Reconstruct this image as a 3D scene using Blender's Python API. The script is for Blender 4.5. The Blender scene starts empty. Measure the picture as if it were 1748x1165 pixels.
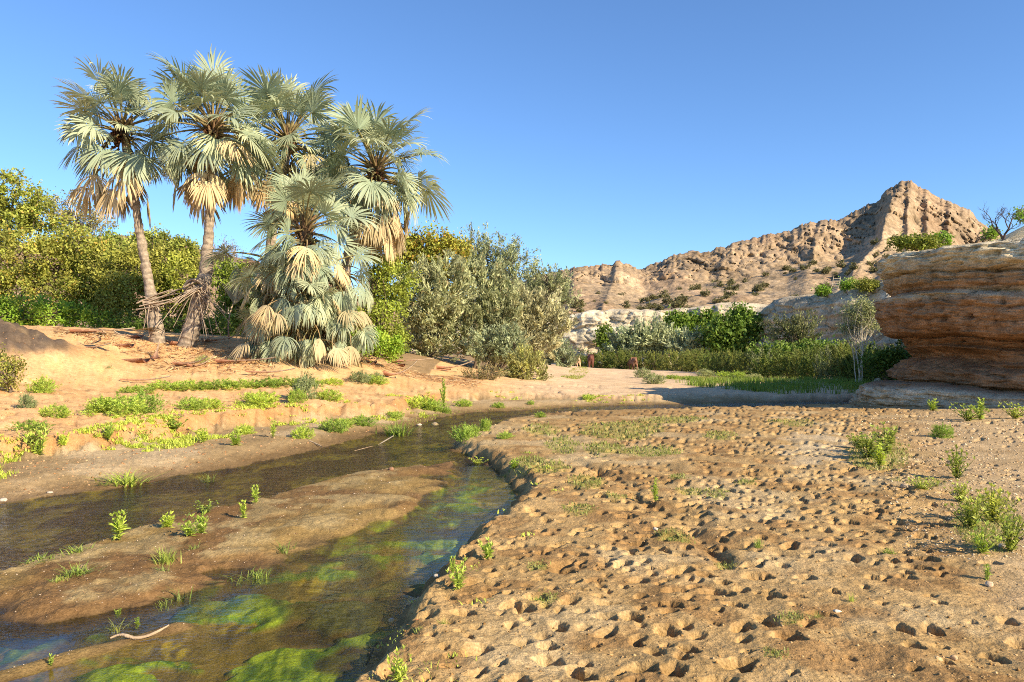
import bpy, math, random
import numpy as np
from mathutils import Vector, Matrix

# ------------------------------------------------------------------ camera, world, sun
scene = bpy.context.scene
CAM_H, F, HZ, CX = 1.7, 1311.0, 608.0, 874.0      # eye height (m), focal length, horizon row, centre column (photo pixels)
SUN_A, SUN_E = math.radians(36), math.radians(28)  # sun to the right, a little behind the camera

cam_d = bpy.data.cameras.new('camera')
cam_d.sensor_width = 36.0
cam_d.lens = 27.0
cam_d.shift_y = (HZ - 582.5) / 1748.0
cam_d.clip_start = 0.05
cam_d.clip_end = 12000.0
cam = bpy.data.objects.new('camera', cam_d)
scene.collection.objects.link(cam)
cam.location = (0, 0, CAM_H)
cam.rotation_euler = (math.radians(90), 0, 0)
scene.camera = cam

world = bpy.data.worlds.new('World')
scene.world = world
world.use_nodes = True
wn = world.node_tree.nodes
bg = wn['Background']
sky = wn.new('ShaderNodeTexSky')
sky.sky_type = 'NISHITA'
sky.sun_disc = False
sky.sun_elevation = SUN_E
sky.sun_rotation = math.pi / 2 + SUN_A
sky.altitude = 700
sky.air_density = 1.0
sky.dust_density = 0.0
sky.ozone_density = 7.2
world.node_tree.links.new(sky.outputs[0], bg.inputs[0])
bg.inputs[1].default_value = 0.115

sun_dir = Vector((math.cos(SUN_A) * math.cos(SUN_E), -math.sin(SUN_A) * math.cos(SUN_E), math.sin(SUN_E)))
sun_d = bpy.data.lights.new('sun', 'SUN')
sun_d.energy = 4.7
sun_d.angle = math.radians(0.53)
sun_d.color = (1.0, 0.85, 0.63)
sun = bpy.data.objects.new('sun', sun_d)
scene.collection.objects.link(sun)
sun.rotation_euler = sun_dir.to_track_quat('Z', 'Y').to_euler()

scene.view_settings.view_transform = 'Standard'
scene.view_settings.look = 'None'
scene.view_settings.exposure = 0.96
scene.view_settings.gamma = 1.0
scene.view_settings.use_curve_mapping = False
scene.cycles.use_denoising = False
scene.cycles.filter_width = 1.0
scene.cycles.sample_clamp_indirect = 4.0
scene.cycles.max_bounces = 8
scene.cycles.transparent_max_bounces = 12
scene.cycles.caustics_reflective = False
scene.cycles.caustics_refractive = False

col = scene.collection
RNG = np.random.default_rng(7)
random.seed(5)

# ------------------------------------------------------------------ helpers
def at(px, py, d):
    return np.array([(px - CX) / F * d, d, CAM_H + (HZ - py) / F * d])

def on(px, py, z):
    d = (CAM_H - z) * F / (py - HZ)
    return np.array([(px - CX) / F * d, d, z])

def sm(a, b, x):
    t = np.clip((x - a) / (b - a), 0, 1)
    return t * t * (3 - 2 * t)

def _h(ix, iy, iz, seed):
    n = (ix.astype(np.int64) * 73856093) ^ (iy.astype(np.int64) * 19349663) ^ (iz.astype(np.int64) * 83492791) ^ (seed * 2654435)
    n = (n ^ (n >> 13)) * 1274126177
    n = (n ^ (n >> 16)) & 0xFFFFFF
    n = (n * 1103515245 + 12345) & 0x7FFFFFFF
    return ((n >> 7) & 0xFFFF).astype(np.float64) / 65535.0

def n2(x, y, seed=0):
    x0, y0 = np.floor(x), np.floor(y)
    fx, fy = x - x0, y - y0
    ux = fx * fx * fx * (fx * (fx * 6 - 15) + 10)
    uy = fy * fy * fy * (fy * (fy * 6 - 15) + 10)
    z = np.zeros_like(x0)
    a = _h(x0, y0, z, seed); b = _h(x0 + 1, y0, z, seed)
    c = _h(x0, y0 + 1, z, seed); d = _h(x0 + 1, y0 + 1, z, seed)
    return (a * (1 - ux) + b * ux) * (1 - uy) + (c * (1 - ux) + d * ux) * uy

def n3(x, y, z, seed=0):
    x0, y0, z0 = np.floor(x), np.floor(y), np.floor(z)
    fx, fy, fz = x - x0, y - y0, z - z0
    ux, uy, uz = fx * fx * (3 - 2 * fx), fy * fy * (3 - 2 * fy), fz * fz * (3 - 2 * fz)
    def lay(zz):
        a = _h(x0, y0, zz, seed); b = _h(x0 + 1, y0, zz, seed)
        c = _h(x0, y0 + 1, zz, seed); d = _h(x0 + 1, y0 + 1, zz, seed)
        return (a * (1 - ux) + b * ux) * (1 - uy) + (c * (1 - ux) + d * ux) * uy
    return lay(z0) * (1 - uz) + lay(z0 + 1) * uz

def fbm(x, y, o=4, seed=0, g=0.5):
    s = 0; a = 1; t = 0
    c, sn = 0.8, 0.6
    for i in range(o):
        s = s + a * n2(x, y, seed + i * 17); t += a
        x, y = (c * x - sn * y) * 2.03 + 3.1, (sn * x + c * y) * 2.03 + 1.7
        a *= g
    return s / t

def fbm3(x, y, z, o=4, seed=0, g=0.5):
    s = 0; a = 1; t = 0
    for i in range(o):
        s = s + a * n3(x, y, z, seed + i * 17); t += a
        x, y, z = x * 2.03 + 3.1, y * 2.03 + 1.7, z * 2.03 + 5.3
        a *= g
    return s / t

def worley(x, y, z, seed=0):
    """distances to the two nearest cell points and a value of the nearest cell"""
    x0, y0, z0 = np.floor(x), np.floor(y), np.floor(z)
    d1 = np.full(x.shape, 9.0); d2 = np.full(x.shape, 9.0); v = np.zeros(x.shape)
    for i in (-1, 0, 1):
        for j in (-1, 0, 1):
            for k in (-1, 0, 1):
                a, b, c = x0 + i, y0 + j, z0 + k
                d = np.sqrt((a + _h(a, b, c, seed) - x) ** 2 + (b + _h(a, b, c, seed + 1) - y) ** 2 + (c + _h(a, b, c, seed + 2) - z) ** 2)
                h = _h(a, b, c, seed + 3)
                near = d < d1
                d2 = np.where(near, d1, np.minimum(d2, d)); v = np.where(near, h, v); d1 = np.where(near, d, d1)
    return d1, d2, v

def mesh_np(name, V, Fq, cols=None, smooth=False):
    V = np.asarray(V, dtype=np.float32); Fq = np.asarray(Fq, dtype=np.int32)
    k = Fq.shape[1]; nf = len(Fq)
    me = bpy.data.meshes.new(name)
    me.vertices.add(len(V)); me.vertices.foreach_set('co', V.ravel())
    me.loops.add(nf * k); me.loops.foreach_set('vertex_index', Fq.ravel())
    me.polygons.add(nf)
    me.polygons.foreach_set('loop_start', np.arange(0, nf * k, k, dtype=np.int32))
    try: me.polygons.foreach_set('loop_total', np.full(nf, k, dtype=np.int32))
    except Exception: pass
    if smooth: me.polygons.foreach_set('use_smooth', np.ones(nf, dtype=bool))
    me.update(calc_edges=True)
    if cols is not None:
        cols = np.asarray(cols, dtype=np.float32)
        if cols.shape[1] == 3: cols = np.hstack([cols, np.zeros((len(cols), 1), np.float32)])
        a = me.color_attributes.new('Col', 'FLOAT_COLOR', 'POINT')
        a.data.foreach_set('color', cols.ravel())
    return me

class MB:
    """collects vertices, faces (as quads, a triangle repeats no vertex), colours and material indices"""
    def __init__(s): s.v = []; s.f = []; s.c = []; s.m = []; s.n = 0
    def add(s, V, Fc, c, m=0):
        V = np.asarray(V, float); Fc = np.asarray(Fc, int)
        s.v.append(V); s.f.append(Fc + s.n); s.n += len(V)
        c = np.asarray(c, float)
        if c.ndim == 1: c = np.tile(c[:3], (len(V), 1))
        s.c.append(c); s.m.append(np.full(len(Fc), m))
    def mesh(s, name, mats, smooth=False):
        me = mesh_np(name, np.vstack(s.v), np.vstack(s.f), np.vstack(s.c), smooth)
        for m in mats: me.materials.append(m)
        if len(mats) > 1: me.polygons.foreach_set('material_index', np.concatenate(s.m).astype(np.int32))
        return me

def tube_vf(P, R, sides=6, twist=0.0):
    P = np.asarray(P, float); n = len(P)
    R = np.broadcast_to(np.asarray(R, float), (n,))
    T = np.gradient(P, axis=0); T /= np.linalg.norm(T, axis=1)[:, None] + 1e-9
    ref = np.array([0, 0, 1.0]) if abs(T[0][2]) < 0.9 else np.array([1.0, 0, 0])
    V = []
    for i in range(n):
        a = np.cross(T[i], ref); a /= np.linalg.norm(a) + 1e-9
        b = np.cross(T[i], a)
        ref = np.cross(a, T[i]) if False else ref
        th = np.linspace(0, 2 * math.pi, sides, endpoint=False) + twist * i
        V.append(P[i] + R[i] * (np.cos(th)[:, None] * a + np.sin(th)[:, None] * b))
    Fc = []
    for i in range(n - 1):
        for k in range(sides):
            Fc.append([i * sides + k, i * sides + (k + 1) % sides, (i + 1) * sides + (k + 1) % sides, (i + 1) * sides + k])
    return np.vstack(V), np.array(Fc)

def link(name, me, parent=None, loc=None, rz=None, scale=None):
    o = bpy.data.objects.new(name, me); col.objects.link(o)
    if parent is not None: o.parent = parent
    if loc is not None: o.location = [float(c) for c in loc]
    if rz is not None: o.rotation_euler = (0, 0, rz)
    if scale is not None: o.scale = scale
    return o

def empty(name, loc):
    o = bpy.data.objects.new(name, None); col.objects.link(o); o.location = [float(c) for c in loc]
    o.empty_display_size = 0.3
    return o

def tag(o, label=None, cat=None, group=None, kind=None):
    if label: o['label'] = label
    if cat: o['category'] = cat
    if group: o['group'] = group
    if kind: o['kind'] = kind
    return o

# ------------------------------------------------------------------ materials
def new_mat(name):
    m = bpy.data.materials.new(name); m.use_nodes = True
    nt = m.node_tree
    for n in list(nt.nodes): nt.nodes.remove(n)
    return m, nt, nt.nodes, nt.links

def N(nodes, t, **kw):
    n = nodes.new(t)
    for k, v in kw.items(): setattr(n, k, v)
    return n

def mixrgb(nd, lk, a, b, fac, mode='MULTIPLY'):
    m = N(nd, 'ShaderNodeMix', data_type='RGBA', blend_type=mode)
    for sock, val in ((m.inputs[0], fac), (m.inputs[6], a), (m.inputs[7], b)):
        if hasattr(val, 'is_output'): lk.new(val, sock)
        elif isinstance(val, (int, float)): sock.default_value = val
        else: sock.default_value = (*val, 1.0)
    return m.outputs[2]

def ramp(nd, lk, src, stops):
    r = N(nd, 'ShaderNodeValToRGB')
    e = r.color_ramp.elements
    while len(e) < len(stops): e.new(0.5)
    for el, (p, c) in zip(e, stops):
        el.position = p
        el.color = (*c, 1) if not isinstance(c, (int, float)) else (c, c, c, 1)
    lk.new(src, r.inputs[0])
    return r.outputs[0]

def noise(nd, lk, scale, detail=4, rough=0.55, vec=None, dist=0.0):
    t = N(nd, 'ShaderNodeTexNoise')
    t.inputs['Scale'].default_value = scale; t.inputs['Detail'].default_value = detail
    t.inputs['Roughness'].default_value = rough; t.inputs['Distortion'].default_value = dist
    if vec is not None: lk.new(vec, t.inputs['Vector'])
    return t.outputs[0]

def earth_mat(name, s1, s2, s3, bump=0.02, bscale=30.0, lo=0.72, hi=1.25, wet=False):
    m, nt, nd, lk = new_mat(name)
    out = N(nd, 'ShaderNodeOutputMaterial'); p = N(nd, 'ShaderNodeBsdfPrincipled')
    lk.new(p.outputs[0], out.inputs[0])
    at_ = N(nd, 'ShaderNodeAttribute', attribute_name='Col')
    geo = N(nd, 'ShaderNodeNewGeometry')
    pos = geo.outputs['Position']
    c = at_.outputs['Color']
    for s, f in ((s1, 0.0), (s2, 0.0), (s3, .14)):
        n = noise(nd, lk, s, 6, 0.68, pos)
        c = mixrgb(nd, lk, c, ramp(nd, lk, n, [(0.32, (lo - f, (lo - f) * .98, (lo - f) * .93)), (0.68, (hi + f, hi + f, hi + f))]), 1.0)
    lk.new(c, p.inputs['Base Color'])
    p.inputs['Roughness'].default_value = 0.95
    p.inputs['Specular IOR Level'].default_value = 0.10
    if wet:
        mr = N(nd, 'ShaderNodeMapRange'); lk.new(at_.outputs['Alpha'], mr.inputs[0])
        mr.inputs[3].default_value = 0.95; mr.inputs[4].default_value = 0.62
        lk.new(mr.outputs[0], p.inputs['Roughness'])
    nb = noise(nd, lk, bscale, 6, 0.65, pos)
    b = N(nd, 'ShaderNodeBump'); b.inputs['Strength'].default_value = 0.9; b.inputs['Distance'].default_value = bump
    lk.new(nb, b.inputs['Height']); lk.new(b.outputs[0], p.inputs['Normal'])
    return m

M_GROUND = earth_mat('sand_and_mud', 0.9, 9.0, 60.0, 0.020, 38.0, 0.80, 1.18, True)
M_CLIFF = earth_mat('river_cliff_rock', 0.6, 3.5, 22.0, 0.05, 9.0, 0.68, 1.25)
M_FARCLIFF = earth_mat('far_cliff_sediment', 0.25, 1.2, 6.0, 0.12, 3.0, 0.75, 1.2)
M_HILL = earth_mat('hill_rock', 0.02, 0.09, 0.5, 0.9, 0.35, 0.74, 1.22)
M_STONE = earth_mat('stone_surface', 3.0, 14.0, 60.0, 0.004, 60.0, 0.8, 1.2)

def leaf_mat(name, transl=0.3, rough=0.55, vary=0.25, tint=(1, 1, 1)):
    m, nt, nd, lk = new_mat(name)
    out = N(nd, 'ShaderNodeOutputMaterial'); p = N(nd, 'ShaderNodeBsdfPrincipled')
    tr = N(nd, 'ShaderNodeBsdfTranslucent'); mx = N(nd, 'ShaderNodeMixShader')
    at_ = N(nd, 'ShaderNodeAttribute', attribute_name='Col')
    oi = N(nd, 'ShaderNodeObjectInfo')
    r = ramp(nd, lk, oi.outputs['Random'], [(0.0, (1 - vary, 1 - vary * .8, 1 - vary)), (0.5, (1, 1, 1)), (1.0, (1 + vary, 1 + vary * .7, 1 + vary * .2))])
    c = mixrgb(nd, lk, at_.outputs['Color'], r, 1.0)
    c = mixrgb(nd, lk, c, tint, 1.0)
    lk.new(c, p.inputs['Base Color']); lk.new(c, tr.inputs['Color'])
    p.inputs['Roughness'].default_value = rough
    p.inputs['Specular IOR Level'].default_value = 0.3
    mx.inputs[0].default_value = transl
    lk.new(p.outputs[0], mx.inputs[1]); lk.new(tr.outputs[0], mx.inputs[2]); lk.new(mx.outputs[0], out.inputs[0])
    return m

M_LEAF = leaf_mat('leaf', 0.32, 0.6, 0.12)
M_WEED = leaf_mat('weed_leaf', 0.35, 0.5, 0.28)
M_PALM = leaf_mat('palm_leaf', 0.22, 0.45, 0.24)
M_DRY = leaf_mat('dry_leaf', 0.2, 0.8, 0.28)

def bark_mat(name, scale=8.0, bump=0.03):
    m, nt, nd, lk = new_mat(name)
    out = N(nd, 'ShaderNodeOutputMaterial'); p = N(nd, 'ShaderNodeBsdfPrincipled'); lk.new(p.outputs[0], out.inputs[0])
    at_ = N(nd, 'ShaderNodeAttribute', attribute_name='Col')
    geo = N(nd, 'ShaderNodeNewGeometry')
    n = noise(nd, lk, scale, 5, 0.65, geo.outputs['Position'])
    c = mixrgb(nd, lk, at_.outputs['Color'], ramp(nd, lk, n, [(0.3, (.6, .58, .55)), (0.7, (1.3, 1.3, 1.3))]), 1.0)
    lk.new(c, p.inputs['Base Color']); p.inputs['Roughness'].default_value = 0.9
    p.inputs['Specular IOR Level'].default_value = 0.2
    b = N(nd, 'ShaderNodeBump'); b.inputs['Distance'].default_value = bump
    lk.new(n, b.inputs['Height']); lk.new(b.outputs[0], p.inputs['Normal'])
    return m
M_BARK = bark_mat('bark')
M_PALMBARK = bark_mat('palm_trunk_bark', 7.0, 0.05)

def water_mat():
    m, nt, nd, lk = new_mat('stream_water')
    out = N(nd, 'ShaderNodeOutputMaterial')
    at_ = N(nd, 'ShaderNodeAttribute', attribute_name='Col')
    geo = N(nd, 'ShaderNodeNewGeometry')
    mp = N(nd, 'ShaderNodeMapping'); lk.new(geo.outputs['Position'], mp.inputs[0])
    mp.inputs['Rotation'].default_value = (0, 0, math.radians(-62))
    mp.inputs['Scale'].default_value = (1.0, 2.6, 1.0)
    n1 = noise(nd, lk, 3.2, 4, 0.6, mp.outputs[0], 0.6)
    n2_ = noise(nd, lk, 11.0, 3, 0.6, mp.outputs[0], 0.4)
    ad = N(nd, 'ShaderNodeMath', operation='MULTIPLY_ADD'); lk.new(n2_, ad.inputs[0]); ad.inputs[1].default_value = 0.35; lk.new(n1, ad.inputs[2])
    b = N(nd, 'ShaderNodeBump'); b.inputs['Strength'].default_value = 1.0
    dm = N(nd, 'ShaderNodeMath', operation='MULTIPLY'); lk.new(at_.outputs['Alpha'], dm.inputs[0]); dm.inputs[1].default_value = 0.11
    lk.new(dm.outputs[0], b.inputs['Distance']); lk.new(ad.outputs[0], b.inputs['Height'])
    vd = N(nd, 'ShaderNodeVectorMath', operation='DOT_PRODUCT'); lk.new(b.outputs[0], vd.inputs[0]); lk.new(geo.outputs['Incoming'], vd.inputs[1])
    ab = N(nd, 'ShaderNodeMath', operation='ABSOLUTE'); lk.new(vd.outputs['Value'], ab.inputs[0])
    om = N(nd, 'ShaderNodeMath', operation='SUBTRACT'); om.inputs[0].default_value = 1.0; lk.new(ab.outputs[0], om.inputs[1])
    pw = N(nd, 'ShaderNodeMath', operation='POWER'); lk.new(om.outputs[0], pw.inputs[0]); pw.inputs[1].default_value = 5.0
    fr = N(nd, 'ShaderNodeMath', operation='MULTIPLY_ADD'); lk.new(pw.outputs[0], fr.inputs[0]); fr.inputs[1].default_value = 0.98; fr.inputs[2].default_value = 0.02; fr.use_clamp = True
    gl = N(nd, 'ShaderNodeBsdfGlossy'); gl.inputs['Roughness'].default_value = 0.07; lk.new(b.outputs[0], gl.inputs['Normal'])
    tr = N(nd, 'ShaderNodeBsdfTransparent'); tr.inputs[0].default_value = (0.86, 0.84, 0.70, 1)
    mx = N(nd, 'ShaderNodeMixShader'); lk.new(fr.outputs[0], mx.inputs[0]); lk.new(tr.outputs[0], mx.inputs[1]); lk.new(gl.outputs[0], mx.inputs[2])
    lk.new(mx.outputs[0], out.inputs[0])
    return m
M_WATER = water_mat()

# ------------------------------------------------------------------ plan of the valley
W0 = -0.22                                     # water level
def W(lst, z): return [tuple(on(px, py, z)[:2]) for px, py in lst]

left_water = [(-18, -10), (-13.0, 3), (-8.8, 7.6)] + W([(0, 862), (100, 846), (200, 833), (280, 815), (400, 800), (540, 768), (620, 745), (700, 730), (745, 713), (800, 705), (900, 700), (1000, 694), (1120, 691), (1300, 688), (1500, 685)], W0) + [(24, 34)]
right_bank = [(-3.2, -12), (-1.3, 2.3)] + W([(610, 1165), (640, 1105), (680, 1050), (740, 990), (775, 955), (815, 915), (868, 880), (884, 850), (872, 828), (835, 792), (775, 768), (778, 757), (830, 738), (868, 718), (925, 707), (1000, 703.5), (1120, 701), (1300, 698), (1500, 695)], W0) + [(24, 29.5)]
CHANNEL = np.array(left_water + right_bank[::-1])
RIGHT = np.array(right_bank + [(400, 31), (400, -400), (-3.2, -400)])
bar_up = W([(-200, 1025), (0, 978), (90, 948), (170, 926), (230, 906), (300, 886), (360, 872), (440, 856), (520, 832), (600, 811), (700, 798), (772, 786)], -0.2)
bar_lo = W([(768, 800), (752, 826), (720, 850), (680, 874), (640, 893), (590, 915), (545, 942), (480, 962), (400, 984), (330, 1002), (240, 1026), (93, 1056), (0, 1066), (-250, 1095)], -0.2)
BAR = np.array(bar_up + bar_lo)
RIDGE = W([(-150, 1190), (0, 1150), (100, 1122), (190, 1098), (300, 1068)], -0.2)
PUDDLES = [(385, 980, 40, 8)]
lip = [(-400, 12), (-16, 9.5)] + [tuple(on(px, py, z)[:2]) for px, py, z in [(-200, 778, .36), (0, 741, .36), (114, 734, .36), (200, 727, .36), (372, 704, .35), (500, 695, .34), (600, 691, .32), (670, 689, .30), (700, 679, .28), (765, 671, .25), (900, 669, .22), (985, 672, .18), (1060, 673, .16), (1200, 671, .12), (1350, 671, .12), (1500, 671, .12)]] + [(32, 35.5), (400, 36)]
TERR = np.array(lip + [(400, 5000), (-5000, 5000), (-5000, 12)])

C1 = [(34.45, 30), (25.45, 24.6), (21.05, 21.4), (19.45, 20.5), (18.25, 20.9), (17.05, 22.4), (15.75, 24.0), (14.65, 25.3), (13.95, 26.4), (13.8, 27.7), (14.5, 30.0), (17.0, 33.2), (22.5, 37.5), (30.0, 44.5), (36.5, 53.0)]
C2 = [(37.0, 50.0), (38.5, 60.0), (37.6, 67.5), (34.5, 72.5), (31.5, 75.5), (28.5, 79.5), (26.9, 83.5), (27.6, 87.0), (31.5, 90.0)]
C3 = [(33.5, 88), (31.0, 92), (27.5, 95), (22, 97.0), (16, 98.0), (12, 99.5), (6, 102), (-4, 107), (-16, 114)]
CLIFFTOP = np.array(C1 + C2[1:] + C3[1:] + [(-60, 150), (-5000, 400), (-5000, 5000), (5000, 5000), (5000, 31)])

def poly_sd(P, x, y):
    """signed distance to polygon, positive inside"""
    n = len(P); d2 = np.full(x.shape, 1e18); ins = np.zeros(x.shape, bool)
    for i in range(n):
        ax, ay = P[i]; bx, by = P[(i + 1) % n]
        ex, ey = bx - ax, by - ay
        wx, wy = x - ax, y - ay
        t = np.clip((wx * ex + wy * ey) / (ex * ex + ey * ey + 1e-12), 0, 1)
        dx, dy = wx - ex * t, wy - ey * t
        np.minimum(d2, dx * dx + dy * dy, out=d2)
        c1 = (ay <= y) & (by > y); c2 = (by <= y) & (ay > y)
        cr = ex * wy - ey * wx
        ins ^= (c1 & (cr > 0)) | (c2 & (cr < 0))
    d = np.sqrt(d2)
    return np.where(ins, d, -d)

def line_d(L, x, y):
    L = np.asarray(L); d2 = np.full(x.shape, 1e18)
    for i in range(len(L) - 1):
        ax, ay = L[i]; bx, by = L[i + 1]
        ex, ey = bx - ax, by - ay
        t = np.clip(((x - ax) * ex + (y - ay) * ey) / (ex * ex + ey * ey + 1e-12), 0, 1)
        np.minimum(d2, (x - ax - ex * t) ** 2 + (y - ay - ey * t) ** 2, out=d2)
    return np.sqrt(d2)

# sand slope of the left bank: smooth surface through sighted points
ctl = [on(*a) for a in [(-150, 720, .42), (0, 715, .42), (0, 690, .58), (150, 705, .42), (300, 690, .42), (300, 667, .58), (300, 642, .98), (500, 688, .37), (500, 665, .58), (500, 642, .96), (620, 680, .36), (600, 660, .58), (700, 660, .48), (700, 633, 1.0), (850, 660, .34), (850, 641, .55), (950, 655, .26), (950, 641, .33), (1050, 655, .2), (1050, 640, .2), (1050, 632, .16), (1200, 655, .14), (1200, 641, .14), (1400, 655, .14), (985, 640, .34), (760, 668, .28)]]
ctl += [at(*a) for a in [(0, 655, 22.5), (60, 610, 27), (150, 610, 28.5), (300, 604, 31), (150, 572, 31.5), (290, 582, 33), (380, 588, 33), (440, 600, 31.5), (500, 608, 31), (560, 612, 32), (640, 612, 37), (720, 607, 45), (830, 626, 51), (880, 636, 44), (960, 627, 62), (20, 566, 30), (-300, 560, 30), (-300, 640, 20)]]
ctl += [np.array(p) for p in [(-22, 14, .8), (-40, 20, 1.2), (-40, 70, 3.5), (-20, 60, 3.2), (-5, 70, 1.8), (0, 90, .6), (8, 90, .2), (18, 75, .2), (26, 60, .2), (-40, 130, 4.), (0, 130, .6), (30, 40, .14), (40, 130, .3)]]
ctl = np.array(ctl)
_D = np.sqrt(((ctl[:, None, :2] - ctl[None, :, :2]) ** 2).sum(-1) + 1.0)
_A = np.block([[_D, np.ones((len(ctl), 1))], [np.ones((1, len(ctl))), np.zeros((1, 1))]])
_w = np.linalg.solve(_A + np.diag([0.02] * len(ctl) + [0]), np.append(ctl[:, 2], 0))
def slope(x, y):
    x = np.clip(x, -60, 60); y = np.clip(y, 4, 150)
    r = np.full(x.shape, _w[-1])
    for (cx, cy, _), w in zip(ctl, _w[:-1]): r = r + w * np.sqrt((x - cx) ** 2 + (y - cy) ** 2 + 1.0)
    return np.clip(r, 0.05, 6)

def cliff_z(y):   # height of the terrace above the cliffs
    return np.interp(y, [20, 27, 34, 50, 68, 73, 80, 86, 95, 100, 104, 110], [5.45, 5.35, 5.6, 7.0, 8.6, 8.8, 8.0, 7.6, 8.0, 7.5, 6.4, 5.6])

def terrain(x, y, fields=False):
    x = np.asarray(x, float); y = np.asarray(y, float)
    wob = (fbm(x * 1.6, y * 1.6, 3, 3) - .5) * 0.5 * sm(2, 6, np.hypot(x, y))
    wob2 = (fbm(x * 5, y * 5, 3, 9) - .5) * 0.22
    sdc = poly_sd(CHANNEL, x, y) + wob * 0.35 + wob2 * .5
    inR = poly_sd(RIGHT, x, y) > 0
    sdt = poly_sd(TERR, x, y) + wob * 0.9 + wob2 * .5
    sdb = poly_sd(BAR, x, y)
    du = line_d(bar_up, x, y); dl = line_d(bar_lo, x, y)
    # channel bed and sandbar
    bed = W0 - 0.13 * sm(0, 0.7, sdc) + 0.05 * (fbm(x * 2.2, y * 2.2, 3, 21) - .5)
    lob = fbm(x * 1.5, y * 1.9, 3, 33)
    mud = fbm(x * 3.1, y * 3.6, 4, 35)
    ins = sm(-0.25, 0.06, sdb + wob2 * .6)
    barz = W0 - 0.035 + 0.125 * sm(-.15, 0.22, du) * sm(-.5, .9, dl + (lob - .5) * 1.5) + 0.055 * (mud - .42)
    low = sm(-1.6, 0.2, sdb) * (1 - sm(0.0, .2, sdb)) * (dl < du)          # shallow pool fringe
    bed = bed * (1 - low * .6) + (W0 - .045 + .09 * (mud - .5)) * low * .6
    for ppx, ppy, pa, pb in PUDDLES:
        pc = on(ppx, ppy, W0); kx = pc[1] / F; ky = pc[1] ** 2 / (F * 1.92)
        e = ((x - pc[0]) / (pa * kx)) ** 2 + ((y - pc[1]) / (pb * ky)) ** 2 + wob2 * 2
        barz = barz + (W0 - .05 - barz) * sm(1.6, .6, e); bed = bed + (W0 - .05 - bed) * sm(1.6, .6, e)
    rd = line_d(RIDGE, x, y)
    cz = bed * (1 - ins) + np.maximum(barz, bed) * ins
    cz = np.maximum(cz, W0 - .06 + .085 * np.exp(-(rd / .17) ** 2) * (.6 + .8 * lob))
    # right-hand mud flat
    out = -sdc
    flat = -.17 * sm(18, 25.5, y) * sm(17, 11, x) + 0.012 * np.clip(x - 2, 0, 14) + 0.05 * (fbm(x * .5, y * .5, 2, 51) - .5)
    rz = W0 + (flat - W0) * sm(-0.03, 0.28, out + (fbm(x * 3, y * 3, 2, 5) - .5) * .22)
    # left-hand bench and cut bank
    bench = W0 + 0.16 * sm(0, 1.3, out) + 0.03 * (fbm(x * 2, y * 2, 3, 61) - .5)
    sl = slope(x, y) + 0.10 * (fbm(x * .6, y * .6, 3, 71) - .5) * sm(0, 2, sdt)
    step = sm(-0.28, 0.10, sdt)
    lz = bench + (sl - bench) * step
    z = np.where(sdc > 0, cz, np.where(inR, rz, lz))
    sdk = poly_sd(CLIFFTOP, x, y)
    z = z + (cliff_z(y) - z) * sm(1.5, 4.5, sdk)
    z = z + sm(60, 400, sdk) * 10
    if fields: return z, dict(sdc=sdc, inR=inR, sdt=sdt, sdb=sdb, du=du, dl=dl, out=out, sdk=sdk, mud=mud, lob=lob, step=step)
    return z

def pix(px, py, dmin=3.2, dmax=140):
    d = np.exp(np.linspace(math.log(dmin), math.log(dmax), 1400))
    X = (px - CX) / F * d; Z = CAM_H + (HZ - py) / F * d
    g = terrain(X, d)
    k = np.argmax(Z <= g) if (Z <= g).any() else len(d) - 1
    return np.array([X[k], d[k], g[k]])

def gz(x, y): return float(terrain(np.array([x]), np.array([y]))[0])

# ------------------------------------------------------------------ the ground sheet
PX0, PX1, PY0, PY1, PR = -3.0, 19.0, 2.4, 30.0, 0.016
gx = np.arange(PX0, PX1, PR); gy = np.arange(PY0, PY1, PR)
HM = np.zeros((len(gy), len(gx)))
def stamp(cx, cy, rx, ry, ang, depth, rim):
    R = max(rx, ry) * 1.9
    i0, i1 = int((cx - R - PX0) / PR), int((cx + R - PX0) / PR) + 1
    j0, j1 = int((cy - R - PY0) / PR), int((cy + R - PY0) / PR) + 1
    i0, j0 = max(i0, 0), max(j0, 0); i1, j1 = min(i1, len(gx)), min(j1, len(gy))
    if i1 <= i0 or j1 <= j0: return
    slant = -.38 + .7 * math.sin(cx * 37.0 + cy * 11.0)
    dx = gx[i0:i1][None, :] - cx; dy = gy[j0:j1][:, None] - cy
    c, s = math.cos(ang), math.sin(ang)
    u = (dx * c + dy * s) / rx; v = (-dx * s + dy * c) / ry
    r = np.sqrt(u * u + v * v)
    th = np.arctan2(v, u)
    r = r * (1 + .14 * np.sin(2 * th + cx * 9) + .09 * np.sin(5 * th + cy * 13))
    q = (dx * math.cos(slant) + dy * math.sin(slant)) / max(rx, ry)
    inner = np.clip(.66 + .18 * q, .4, .86)            # slanted push, shaped with its steeper wall roughly sunward to deepen the shade
    hole = -depth * (1 - sm(inner, 1.05, r))
    ridge = rim * np.exp(-((r - 1.22) / .26) ** 2)
    HM[j0:j1, i0:i1] = np.minimum(HM[j0:j1, i0:i1], 0) * (r > 1.08) + np.where(r < 1.08, np.minimum(HM[j0:j1, i0:i1] * .5, 0) + hole, np.maximum(HM[j0:j1, i0:i1], 0)) + ridge
tr_ = np.random.default_rng(11)
print_grid = {}
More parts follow.
